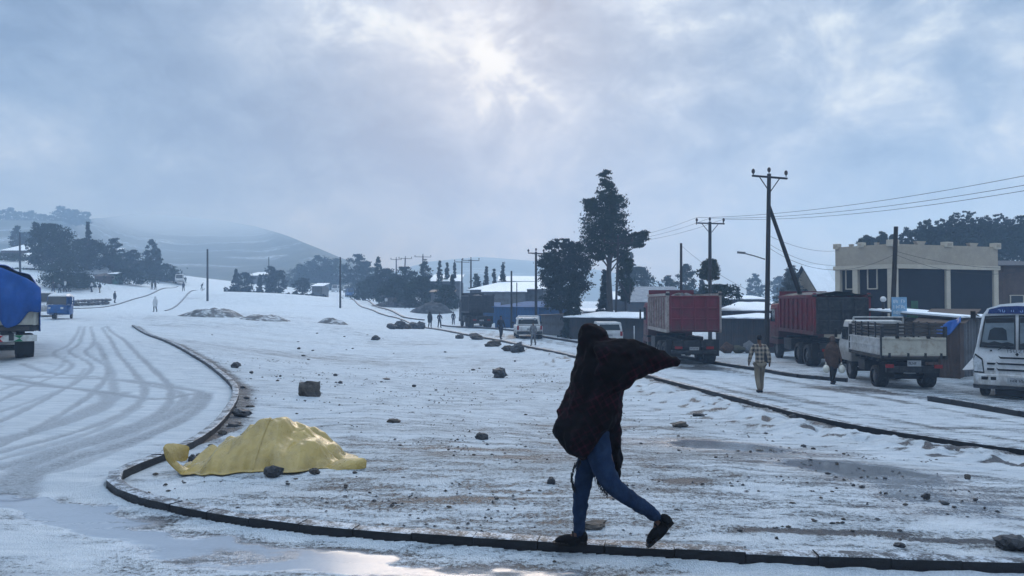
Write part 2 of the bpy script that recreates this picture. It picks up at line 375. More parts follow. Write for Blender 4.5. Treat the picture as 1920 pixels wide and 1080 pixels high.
# ------------------------------------------------------------------ ground, roads
def build_ground():
    us = list(np.linspace(-.80, .80, 620)); ext = [0.004 * 1.32 ** i for i in range(1, 21)]; ext = np.array(ext) / max(ext)
    Y = [-60, -40, -25, -15, -8, -4, -1, 0.5, 1.5, 2.3, 2.9, 3.4]; y = 3.8
    while y < 1240: Y.append(y); y += min(max(y * y / 1500, .014), y / 24)
    Y.append(1250); Y = np.array(Y, float)
    wv = np.maximum(Y, 4.0); XM = 900.0
    core = np.array(us)[None] * wv[:, None]
    core = np.where(np.abs(core) > XM - 30, np.sign(core) * (XM - 30) * np.abs(np.array(us))[None] / .80, core)
    e = core[:, -1:]
    right = e + (XM - e) * ext[None]; left = -right[:, ::-1]
    X = np.hstack([left, core, right]); YY = np.repeat(Y[:, None], X.shape[1], 1)
    ny, nx = X.shape; x, y = X.ravel(), YY.ravel(); N = len(x)
    z = gz(x, y)
    # zones -----------------------------------------------------------
    near = (y < 60) & (np.abs(x) < 45)
    di = np.full(N, 50.0); si = np.zeros(N); di[near], si[near] = poly_dist(x[near], y[near], isl)
    leftpoly = [tuple(p) for p in isl] + [(60, 3), (60, -60), (-90, -60), (-90, 30)] + [tuple(gnd_base(*p)) for p in [(-300, 640), (-60, 600)]] + [tuple(p) for p in lk] + [tuple(p) for p in lr[::-1]]
    rightpoly = [tuple(p) for p in nk] + [(25, 5), (34, 5), (30, 15)] + [tuple(p) for p in fk2[::-1]] + [tuple(p) for p in fk[::-1]] + [tuple(p) for p in rk[::-1]]
    inL = in_poly(x, y, leftpoly); inR = in_poly(x, y, rightpoly)
    road = np.zeros(N); road[inL | inR] = 1
    cover = np.full(N, .665); dirty = np.full(N, .6); wet = np.zeros(N); track = np.zeros(N)
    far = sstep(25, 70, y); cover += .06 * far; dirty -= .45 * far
    big = fbm(x * .14 + 5, y * .14, 4, 3)
    cover += (big - .5) * .35
    cover[inL] = .72 + (big[inL] - .5) * .12; dirty[inL] = .10
    cover[inR] = .66 + (big[inR] - .5) * .12; dirty[inR] = .15
    def spot(px, py, rx, ry, f, amt, m=None):       # an uneven patch, radii in metres
        cx, cy = gnd_base(px, py); n = fbm(x * 1.3 + px, y * 1.3, 4, 11) - .5
        g = np.exp(-((x - cx) / rx) ** 2 - ((y - cy) / ry) ** 2) * (1 + 2.2 * n)
        f += amt * np.clip(g, 0, 1.3)
    # wet melt areas on the open ground
    for a in ((1420, 845, 1.5, .9), (1300, 830, 1.3, .7), (1660, 905, .95, .8), (1760, 950, .8, .5), (1560, 880, 1.2, .6), (1800, 985, .7, .35)):
        spot(*a, wet, .9); spot(*a, cover, -.20)
    for px, py, rx, ry, am in ((1740, 935, 1.3, .55, -.13), (1450, 965, .8, .25, -.16), (1290, 918, .35, .16, -.5), (1500, 1020, .5, .06, -.5), (1780, 1036, .4, .06, -.55), (1640, 1022, .4, .05, -.45), (850, 850, 1.3, .25, -.14),
                               (700, 960, .9, .16, -.12), (620, 930, .8, .2, -.10), (1000, 870, 1.0, .2, -.10), (1100, 800, 1.2, .4, -.10), (800, 700, 4, 1.4, -.06), (1330, 735, .8, 1.5, -.08)):
        spot(px, py, rx, ry, cover, am)
    for px, py, rx, ry, am in ((1560, 830, 1.6, 1.2, .20), (1800, 880, 1.0, .7, .18), (1300, 740, 1.2, 2, .16), (300, 945, .5, .3, .15), (500, 930, 1.2, .3, .12), (1120, 690, 1.5, 4, .12)):
        spot(px, py, rx, ry, cover, am)
    # foreground carriageway: bare wet slush beyond a white ridge under the kerb
    fg = (y < 9) & (np.abs(x) < 8) & inL
    ridge = np.array([gnd_base(*p) for p in [(-260, 915), (0, 930), (80, 935), (190, 955), (270, 985), (430, 1020), (640, 1042), (860, 1066), (1100, 1085), (1400, 1105), (1900, 1120)]])
    dr, sr = poly_dist(x[fg], y[fg], ridge); outer = np.where(sr < 0, dr, -dr)
    wob = (fbm(x[fg] * 2.2, y[fg] * 4, 5, 21) - .5) * .5
    o2 = outer + wob
    melt = sstep(-.12, .10, o2); c = cover[fg]
    c = c - .20 * melt + .12 * sstep(.25, .9, o2) * (fbm(x[fg] * 1.1, y[fg] * 2.4, 4, 5))
    c = np.where(outer < 0, c + .03, c); cover[fg] = c
    slush_ = sstep(.30, .55, outer + .7 * (fbm(x[fg] * .8 + 3, y[fg] * 2.2, 4, 31) - .5)); wet[fg] = np.clip(1.5 * melt * (1 - .93 * slush_), 0, 1.2); cover[fg] += .08 * slush_; dirty[fg] = np.maximum(dirty[fg], .8 * slush_)
    gut = np.exp(-((outer + .05 + wob * .4) / .16) ** 2); cover[fg] -= .26 * gut
    # tyre tracks on the left road
    T = [([(150, 612), (135, 640), (100, 662), (135, 686), (60, 722), (-10, 755)], 0.115, .7), ([(158, 612), (150, 640), (130, 660), (172, 688), (90, 745), (-10, 795)], 0.115, .75),
         ([(170, 612), (176, 640), (160, 660), (202, 690), (180, 730), (100, 785), (-10, 838)], 0.115, .8), ([(192, 614), (214, 650), (245, 690), (270, 725), (255, 760), (170, 800), (-10, 850)], 0.130, .8),
         ([(200, 612), (240, 645), (285, 690), (318, 725), (310, 765), (230, 806), (100, 845), (-10, 878)], 0.144, .9), ([(180, 640), (205, 690), (214, 735)], 0.158, .7),
         ([(-10, 703), (90, 722), (200, 735), (290, 748), (360, 738), (388, 740), (350, 780), (250, 825), (120, 865), (60, 890), (38, 932)], 0.216, 1.0),
         ([(0, 705), (120, 708), (250, 714), (340, 728), (378, 738), (330, 772), (230, 812), (110, 848), (40, 880), (0, 920)], 0.216, .95),
         ([(40, 682), (100, 700), (190, 708), (300, 726), (345, 742), (310, 775), (200, 812), (80, 850), (-10, 880)], 0.144, .8),
         ([(20, 720), (150, 730), (200, 742), (190, 765), (90, 800), (-10, 828)], 0.216, .8), ([(215, 740), (228, 738), (150, 775), (60, 810), (-10, 825)], 0.216, .8),
         ([(-10, 905), (90, 868), (200, 832), (290, 795), (345, 762)], .13, .6), ([(-10, 862), (70, 842), (180, 806), (262, 762)], .12, .6), ([(-10, 775), (60, 752), (130, 722), (160, 690)], .10, .55), ([(-10, 735), (50, 712), (110, 690), (122, 668)], .10, .5), ([(60, 890), (150, 868), (290, 810), (372, 752)], 0.180, .6)]
    band = (y < 62) & (y > 6) & (x < 0) & inL; xb, yb = x[band], y[band]; tb = np.zeros(len(xb))
    for pts, wd, am in T:
        ln = smooth_line([gnd_base(*p) for p in pts], 6); lo, hi = ln.min(0) - .6, ln.max(0) + .6
        m = (xb > lo[0]) & (xb < hi[0]) & (yb > lo[1]) & (yb < hi[1])
        d, _ = poly_dist(xb[m], yb[m], ln)
        wd2 = wd * (.85 + .3 * fbm(xb[m] * .8, yb[m] * .8, 2, 5)); d = d + (fbm(xb[m] * 3, yb[m] * 3, 3, 8) - .5) * .1
        tb[m] = np.maximum(tb[m], am * np.exp(-(d / (wd2 * .72)) ** 4)); 
        hal = np.exp(-((d - wd * 1.45) / .1) ** 2) * .10; cb = cover[band]; cb[m] += hal; cover[band] = cb
    track[band] = tb; cover[band] -= .05 * tb * (.75 + .5 * fbm(xb * 1.5, yb * .6, 3, 9)); 
    # long streaks of wheels along the right road
    rb = inR & (y < 120); dn, _ = poly_dist(x[rb], y[rb], nk)
    st = fbm(dn * 1.7, y[rb] * .05, 4, 14); cover[rb] -= .20 * sstep(.5, .72, st); cover[rb] += .05
    for px, py, rx, ry, am in ((1700, 735, 2.2, 1.2, -.32), (1600, 730, 3, 1, -.2), (1300, 690, 1.8, 1.2, -.35), (1000, 632, 3, 2, -.2), (1850, 805, 1.2, .5, -.12)):
        spot(px, py, rx, ry, cover, am)
    yard = (~inL) & (~inR) & (x > 2) & (y > 18) & (in_poly(x, y, [tuple(p) for p in fk] + [tuple(p) for p in fk2] + [(80, 20), (80, 90), (0, 100)]))
    cover[yard] = .64 + (big[yard] - .5) * .3; dirty[yard] = .35
    # relief
    amp = np.where(inL | inR, .35, 1.0) * np.clip(1 - y / 140, 0, 1)
    rel = (fbm(x * .9, y * .9, 3, 40) - .5) * .05 + (fbm(x * 3.5, y * 4.5, 3, 41) - .5) * .035 + (fbm(x * 14, y * 14, 2, 42) - .5) * .014 * (y < 25)
    kd = np.clip(di / .35, 0, 1)
    z = z + rel * amp * (.35 + .65 * kd) * np.clip(1 - wet * .8, 0, 1) - .02 * track + .018 * np.clip(cover - .6, 0, .3) * (y < 40)
    bankd, bs = poly_dist(x[near], y[near], nk); b = (bs > 0)   # cleared hail heaped along the near kerb of the right road
    side_in = ~inR[near] & ~inL[near] & (x[near] > 0)
    z[near] += np.where(side_in, .17 * np.exp(-((bankd - .9) / .8) ** 2) * np.clip(2.2 * fbm(x[near] * 2.4, y[near] * 1.7, 4, 50) - .6, 0, 1.5), 0)
    cover[near] += np.where(side_in, .13 * np.exp(-((bankd - 1.2) / 1.4) ** 2), 0)
    cover[near] -= np.where(side_in, .30 * np.exp(-((bankd - .15) / .22) ** 2), 0)
    cover[near] -= np.where(side_in, .55 * np.exp(-((bankd - 1.1) / 1.3) ** 2) * sstep(.56, .70, fbm(x[near] * 2.6, y[near] * 3.4, 4, 52)), 0)
    inner = (si > 0) & near & (x < -4.4) & ~inR
    cover[inner] -= .35 * np.exp(-((di[inner] - .25) / .25) ** 2)
    lip = near & (si < 0) & (x > -8) & (y < 16); z[lip] += (.03 * np.exp(-(di[lip] / .16) ** 2) * (.4 + 1.2 * fbm(x[lip] * 5, y[lip] * 5, 3, 71)))
    # faces
    idx = np.arange(N).reshape(ny, nx)
    quads = np.stack([idx[:-1, :-1], idx[:-1, 1:], idx[1:, 1:], idx[1:, :-1]], -1).reshape(-1, 4)
    fr = np.where(inL[quads].sum(1) > 2, 1, np.where(inR[quads].sum(1) > 2, 2, 0))
    co = np.stack([x, y, z], 1)
    for k, name in ((0, 'ground'), (1, 'road'), (2, 'road')):
        q = quads[fr == k]; used, inv = np.unique(q, return_inverse=True); q = inv.reshape(-1, 4)
        me = bpy.data.meshes.new(name); me.vertices.add(len(used)); me.vertices.foreach_set('co', co[used].ravel())
        me.loops.add(len(q) * 4); me.loops.foreach_set('vertex_index', q.ravel().astype(np.int32))
        me.polygons.add(len(q)); me.polygons.foreach_set('loop_start', (np.arange(len(q)) * 4).astype(np.int32))
        me.update(calc_edges=True); me.shade_smooth()
        for an, av in (('cover', cover), ('wet', wet), ('road', road), ('dirty', dirty), ('track', track)):
            at_ = me.attributes.new(an, 'FLOAT', 'POINT'); at_.data.foreach_set('value', av[used].astype(np.float32))
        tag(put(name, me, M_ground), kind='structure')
build_ground()

# ------------------------------------------------------------------ hills
def hill_mat():
    m, t, b = new_mat('hill_fields'); pos = t.new('ShaderNodeNewGeometry').outputs['Position']
    v = t.mapping(pos, (.006, .02, .10)); n = t.noise(v, 1.0, 6, .6, .6); n2 = t.noise(pos, .05, 5, .6); n3 = t.noise(pos, .3, 3, .6)
    c = t.mix(t.ramp(n2, .35, .65), (.022, .034, .026), (.06, .07, .05))
    c = t.mix(t.math('MULTIPLY', t.ramp(n, .52, .64), t.ramp(n3, .35, .6)), c, (.34, .38, .42))
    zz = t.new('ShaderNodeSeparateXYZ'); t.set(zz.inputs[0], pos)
    c = t.mix(t.ramp(t.math('ADD', zz.outputs[2], t.math('MULTIPLY', n2, 30.0)), 62, 104), c, (.235, .265, .295))   # cloud fade painted into the crest: colour shifts towards the sky's tone with height
    t.set(b.inputs['Base Color'], c); b.inputs['Roughness'].default_value = .95
    return m
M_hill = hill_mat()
def hill(pxs, prof, d0, d1, zbase):
    """prof: px -> (skyline py, distance of the crest)"""
    rings = []; K = 26
    for px in pxs:
        py, dc = prof(px); top = at(px, py, dc); col = []
        for k in range(K + 1):
            t = k / K
            if t <= .8:
                s = t / .8; d = d0 + (dc - d0) * s; zz = zbase + (top.z - zbase) * (s ** 1.25)
            else:
                s = (t - .8) / .2; d = dc + (d1 - dc) * s; zz = top.z - (top.z - zbase) * s ** 1.5
            x = ray(px, 560)[0] * d
            zz += (float(fbm(np.array([x * .02]), np.array([d * .02]), 4, 60)[0]) - .5) * 7 * math.sin(math.pi * min(1, t / .8)) 
            col.append((x, d, zz))
        rings.append(col)
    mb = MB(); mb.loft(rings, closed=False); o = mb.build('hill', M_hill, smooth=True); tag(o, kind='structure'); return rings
def interp(tab, px, i):
    return float(np.interp(px, [t[0] for t in tab], [t[i] for t in tab]))
HT = [(-700, 470, 480), (-300, 395, 460), (0, 408, 440), (120, 410, 450), (190, 405, 640), (260, 398, 980), (330, 402, 1060), (420, 412, 1000), (480, 422, 860), (530, 436, 640), (580, 456, 500), (640, 482, 460), (720, 510, 430), (800, 545, 400), (860, 575, 380)]
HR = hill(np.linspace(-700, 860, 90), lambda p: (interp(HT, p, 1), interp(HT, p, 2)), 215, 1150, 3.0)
HT2 = [(560, 575, 1000), (700, 520, 1000), (800, 490, 1000), (900, 480, 1000), (1050, 492, 1000), (1200, 520, 1000), (1350, 545, 1000), (1500, 570, 1000)]
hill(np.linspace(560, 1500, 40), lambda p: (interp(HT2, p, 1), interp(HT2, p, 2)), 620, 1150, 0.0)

# ------------------------------------------------------------------ haze: one closed box of even air
def haze():
    m = bpy.data.materials.new('haze'); m.use_nodes = True; t = NT(m.node_tree); t.n.clear()
    v = t.new('ShaderNodeVolumePrincipled'); v.inputs['Color'].default_value = (.50, .72, 1.0, 1); v.inputs['Absorption Color'].default_value = (1, 1, 1, 1)
    v.inputs['Density'].default_value = HAZE; v.inputs['Anisotropy'].default_value = .08
    o = t.new('ShaderNodeOutputMaterial'); t.l.new(v.outputs[0], o.inputs[1])
    mb = MB(); mb.box((0, 600, 65), (1860, 1400, 150)); tag(mb.build('haze', m), kind='stuff')
HAZE = .0018
haze()
# ------------------------------------------------------------------ kerbs: every kerbstone its own piece
def kerb(line, L, W, H, lift=0.0, name='kerb', sink=.12, inner=None):
    root = bpy.data.objects.new(name, None); COL.objects.link(root); tag(root, kind='structure')
    seg = np.diff(line, axis=0); ln = np.hypot(seg[:, 0], seg[:, 1]); s = np.concatenate([[0], np.cumsum(ln)])
    mbs = []
    for k in range(4):
        mb = MB(); mb.box((0, 0, 0), (1, W, 1)); me = mb.mesh('kerb_stone')
        bm = bmesh.new(); bm.from_mesh(me); bmesh.ops.bevel(bm, geom=[e for e in bm.edges if abs((e.verts[0].co - e.verts[1].co).normalized().x) > .9], offset=.018, segments=1, affect='EDGES')
        for v in bm.verts: v.co.y += random.uniform(-.006, .006); v.co.z += random.uniform(-.01, .01)
        bm.to_mesh(me); bm.free(); me.materials.append(M_kerb); mbs.append(me)
    p = 0.0
    while p < s[-1] - .05:
        l = L * (1 if p >= 0 else 1); q = min(p + l, s[-1])
        a = np.array([np.interp(p, s, line[:, i]) for i in (0, 1)]); b = np.array([np.interp(q, s, line[:, i]) for i in (0, 1)])
        za, zb = float(gz_base(a[0:1], a[1:2])[0]), float(gz_base(b[0:1], b[1:2])[0])
        d = b - a; ang = math.atan2(d[1], d[0]); LL = math.hypot(*d)
        o = put('kerb_stone', random.choice(mbs), None, root)
        nrm = np.array([-d[1], d[0]]) / (LL + 1e-9)
        c = (a + b) / 2 + nrm * (W / 2)
        o.location = (c[0], c[1], (za + zb) / 2 + (H - sink) / 2 + random.uniform(-.006, .006))
        o.rotation_euler = (random.uniform(-.02, .02), -math.atan2(zb - za, LL), ang + random.uniform(-.01, .01))
        o.scale = (max(.05, LL - .005), 1, H + sink)
        p = q
    return root
kerb(isl, .5, .14, .10)
kerb(nk, .9, .18, .13)
kerb(fk[::-1], .9, .2, .15); kerb(fk2[::-1], .8, .2, .16); kerb(rk, 1.4, .25, .14); kerb(lk, 1.4, .25, .10); kerb(lr, 1.4, .22, .09)

# ------------------------------------------------------------------ stones
def stone_mesh(seed, sub=2, rough=.30, flat=.75, boxy=0.0):
    bm = bmesh.new(); bmesh.ops.create_icosphere(bm, subdivisions=sub, radius=.5); rs = random.Random(seed)
    pl = [(Vector((rs.gauss(0, 1), rs.gauss(0, 1), rs.gauss(0, 1))).normalized(), rs.uniform(.26, .42)) for _ in range(9)]
    off = rs.uniform(0, 100)
    for v in bm.verts:
        n = v.co.normalized()
        if boxy: v.co = v.co.lerp(Vector([max(-.42, min(.42, c * 1.35)) for c in v.co]), boxy)
        for d, h in pl:
            k = v.co.dot(d)
            if k > h: v.co -= d * (k - h) * .85
        from mathutils import noise as nz
        v.co += n * (nz.noise(n * 2.2 + Vector((off, 0, 0))) * rough * .5 + nz.noise(n * 6 + Vector((off, 3, 0))) * rough * .14)
        v.co.z *= flat
    me = bpy.data.meshes.new('stone'); bm.to_mesh(me); bm.free(); me.materials.append(M_stone if seed % 3 else M_stone2); me.update()
    return me
def stone(name, label, px, py, wpx, hpx, seed, cat='stone', group=None, sub=3, depth=.8, me=None, sink=.12, boxy=0.0, rz=None):
    """a stone whose foot is at photo pixel (px, py), wpx x hpx large there"""
    g = gnd(px, py); s = g.y / F; w, h = wpx * s, hpx * s
    me = me or stone_mesh(seed, sub, .30, 1.0, boxy)
    o = put(name, me); rs = random.Random(seed * 7 + int(px))
    o.scale = (w * 1.12, w * depth, h * 1.25); o.rotation_euler = (0, 0, rs.uniform(-.4, .4) if rz is None else rz)
    o.location = (g.x, g.y + w * depth * .3, g.z + h * (.5 - sink)); return tag(o, label, cat, group)
B = [('boulder', 'large squarish dark boulder alone on the open ground beyond the yellow tarp', 578, 744, 40, 30, 3, .9),
     ('boulder', 'dark rounded boulder in mid ground just left of the striding person', 937, 708, 30, 21, 5, 0),
     ('boulder', 'dark peaked boulder beside the near kerb of the right road', 971, 662, 28, 20, 7, 0),
     ('boulder', 'low pale boulder touching the left side of a peaked dark boulder', 953, 659, 22, 12, 6, 0),
     ('boulder', 'squat snow dusted boulder beneath the lone walker by the road edge', 924, 650, 30, 13, 9, 0),
     ('boulder', 'flat wide boulder further back along the road edge', 892, 637, 30, 12, 12, 0),
     ('boulder', 'small low boulder farthest back along the road edge', 862, 635, 18, 8, 10, 0),
     ('stone', 'round dark stone alone left of the striding person', 903, 834, 22, 15, 14, 0),
     ('stone', 'low flat stone further right and behind the tarp heap', 738, 805, 24, 9, 15, 0),
     ('stone', 'round dark stone just left of the striding legs', 1034, 928, 17, 14, 17, 0),
     ('boulder', 'big smooth dark boulder cut by the right edge behind the front kerb', 1912, 1059, 62, 30, 20, .3),
     ('stone', 'small triangular dark stone behind the front kerb near the right corner', 1690, 1053, 20, 10, 19, 0),
     ('stone', 'grey flat topped stone right of the striding person in the melt water', 1273, 802, 32, 11, 21, .5),
     ('stone', 'pale small stone behind the grey flat topped one', 1310, 781, 20, 8, 22, .4),
     ('stone', 'tiny dark stone on the white bank under the right kerb', 1488, 786, 14, 9, 23, 0),
     ('stone', 'round dark stone far right on the wet ground under the road', 1816, 915, 13, 11, 24, 0),
     ('stone', 'biggest dark stone in the bluish wet patch at right', 1737, 955, 15, 12, 25, 0),
     ('stone', 'flat dark slab lying behind the standing foot', 1112, 1016, 58, 11, 27, .3),
     ('boulder', 'brown boulder by the inner bend of the left kerb', 441, 690, 18, 11, 28, 0),
     ('stone', 'brown stone on the snow in the middle distance', 704, 638, 16, 9, 29, 0),
     ('stone', 'dark chunk against the inner side of the left kerb', 452, 782, 34, 16, 31, .2),
     ('stone', 'flat dark chunk against the kerb above the yellow tarp', 437, 801, 34, 10, 32, .2),
     ('stone', 'small dark chunk between kerb and tarp heap', 416, 816, 16, 9, 33, 0)]
for n, l, px, py, wp, hp, sd, bx in B: stone(n, l, px, py, wp, hp, sd, n, boxy=bx)
for i, (px, wp, hp, l) in enumerate([(733, 18, 12, 'leftmost low rock of the dark rock heap on the open ground'), (748, 22, 16, 'tall pointed rock second from left in the dark rock heap'), (762, 18, 11, 'low rock in the dip of the dark rock heap'),
                                     (776, 22, 13, 'broad rock right of the dip in the dark rock heap'), (788, 18, 15, 'rightmost rounded rock of the dark rock heap')]):
    stone('boulder', l, px, 617, wp, hp, 40 + i, 'boulder', 'heap of dark rocks')
SM = [stone_mesh(60 + k, 1 if k > 3 else 2, .32, .8) for k in range(9)]
cnt = 0; rs = random.Random(11)
islpoly = [tuple(p) for p in isl] + [tuple(p) for p in nk[::-1]]
spots = [(891, 634, 7, 5), (568, 668, 9, 4), (629, 705, 8, 6), (637, 719, 10, 6), (776, 726, 9, 7), (725, 712, 18, 4), (722, 900, 9, 4), (740, 966, 10, 5), (665, 905, 10, 5), (1617, 933, 14, 6), (1553, 905, 12, 6), (1601, 930, 9, 7),
         (1480, 703 + 90, 10, 6), (1488, 966, 12, 6), (1540, 954, 8, 4), (1662, 945, 10, 5), (1700, 968, 12, 5), (1872, 982, 10, 7), (1830, 958, 10, 7), (1790, 972, 10, 5), (1562, 1005, 10, 5), (1529, 1000, 12, 4), (1384, 850, 8, 4), (1408, 852, 7, 5),
         (1425, 847, 16, 3), (1526, 844, 10, 6), (1480, 842, 6, 4), (1570, 879, 8, 5), (996, 925, 9, 5), (1011, 941, 11, 4), (990, 941, 11, 4), (1040, 1056, 9, 6), (1150, 958, 7, 5), (1600, 1020, 9, 4), (1580, 815, 8, 5),
         (470, 700, 9, 6), (455, 728, 10, 6), (462, 748, 12, 6), (468, 764, 16, 6), (440, 765, 8, 5), (395, 838, 12, 6), (372, 858, 14, 7), (330, 878, 14, 7), (290, 893, 12, 6), (310, 918, 9, 5), (520, 716, 8, 5), (560, 655, 8, 5)]
k = 0
while len(spots) < 190 and k < 8000:
    k += 1
    px = rs.uniform(230, 1900); py = 1060 - (1060 - 625) * rs.random() ** .75
    x, y = gnd_base(px, py)
    if not in_poly(np.array([x]), np.array([y]), islpoly)[0]: continue
    d, _ = poly_dist(np.array([x]), np.array([y]), isl)
    if d[0] < .30 or (300 < px < 700 and 790 < py < 912) or (1020 < px < 1270 and py > 960): continue
    dn_, _ = poly_dist(np.array([x]), np.array([y]), nk)
    s = (py - 560) / 480
    spots.append((px, py, rs.uniform(4, 8) * (.55 + s) * (1.5 if rs.random() < .12 else 1), 0))
for px, py, wp, hp in spots:
    hp = hp or wp * rs.uniform(.32, .6)
    where = ('in the white bank below the right road' if px > 1180 and py < 860 else 'on the wet ground right of the striding person' if px > 1270 else 'on the hail between tarp and front kerb' if px < 760 and py > 905
             else 'between the curved kerb and the tarp' if px < 480 and py > 660 else 'on the hail in front of and left of the striding person' if py > 800 else 'on the pale middle ground beyond the tarp' if py > 690 else 'far off on the open ground')
    stone('stone', 'small dark loose stone ' + where, px, py, wp, hp, rs.randrange(1000), 'stone', 'loose stones ' + where, me=rs.choice(SM), depth=rs.uniform(.6, 1.0), sink=.18)
# gravel too small to count
rg = np.random.RandomState(5); gx = rg.uniform(-12, 13, 26000); gy = 4.6 + 26 * rg.random(26000) ** 1.6
clus = fbm(gx * .9, gy * .9, 4, 77) + .25 * fbm(gx * 4, gy * 4, 3, 78)
ok = in_poly(gx, gy, islpoly) & (clus > .64) & (np.abs(gx) < gy * .75)
gx, gy = gx[ok][:1700], gy[ok][:1700]; gzv = gz(gx, gy); mb = MB()
for x, y, z in zip(gx, gy, gzv):
    r = rs.uniform(.006, .017) * (1 + y * .03); a, b, c = r * rs.uniform(.8, 1.7), r * rs.uniform(.7, 1.3), r * rs.uniform(.5, .9); t = rs.random() * 6.28
    ca, sa = math.cos(t), math.sin(t); P = lambda u, v, q: (x + u * ca - v * sa, y + u * sa + v * ca, z + q + .004)
    mb.add([P(a, 0, 0), P(0, b, 0), P(-a, 0, 0), P(0, -b, 0), P(a * .2, b * .1, c), P(0, 0, -c * .5)], [(0, 1, 4), (1, 2, 4), (2, 3, 4), (3, 0, 4), (1, 0, 5), (2, 1, 5), (3, 2, 5), (0, 3, 5)])
tag(mb.build('gravel', M_stone), kind='stuff')

# ------------------------------------------------------------------ heaps of earth
def mound(label, px, py, wpx, hpx, depth, seed, m, group=None):
    g = gnd(px, py); s = g.y / F; w, h = wpx * s, hpx * s; nx, ny = 44, 22
    v, u = (q.ravel() for q in np.meshgrid(np.linspace(-1, 1, ny), np.linspace(-1, 1, nx), indexing='ij')); r = np.hypot(u, v)
    n = fbm(u * 2.2 + seed, v * 1.6 + seed, 4, seed); n2 = fbm(u * 9 + seed, v * 7, 2, seed + 1); X, Yy = u * w / 2, v * depth / 2
    zz = h * np.maximum(0, 1 - r * r) * (.25 + 1.5 * n) + (n2 - .5) * h * .35 * np.maximum(0, 1 - r)
    V = list(zip(X, Yy, gz(g.x + X, g.y + Yy + depth * .4) - g.z + zz - .05))
    mb = MB(); mb.add(V, [(j * nx + i, j * nx + i + 1, (j + 1) * nx + i + 1, (j + 1) * nx + i) for j in range(ny - 1) for i in range(nx - 1)])
    o = mb.build('soil_heap', m, smooth=True); o.location = (g.x, g.y + depth * .4, g.z); return tag(o, label, 'soil heap', group)
mound('long snow streaked soil heap left of the tall thin pole', 378, 594, 130, 16, 5, 3, M_soil)
mound('low soil heap right of the long streaked heap', 485, 601, 100, 11, 4, 6, M_soil)
mound('small soil heap below the thin pole on the open ground', 618, 607, 60, 9, 3, 8, M_soil)
mound('broad dark soil heap across the road before the hedge', 760, 577, 150, 17, 7, 12, M_soil2)
mound('dark soil heap left of the dark tipper lorry', 806, 588, 84, 19, 5, 17, M_soil2)

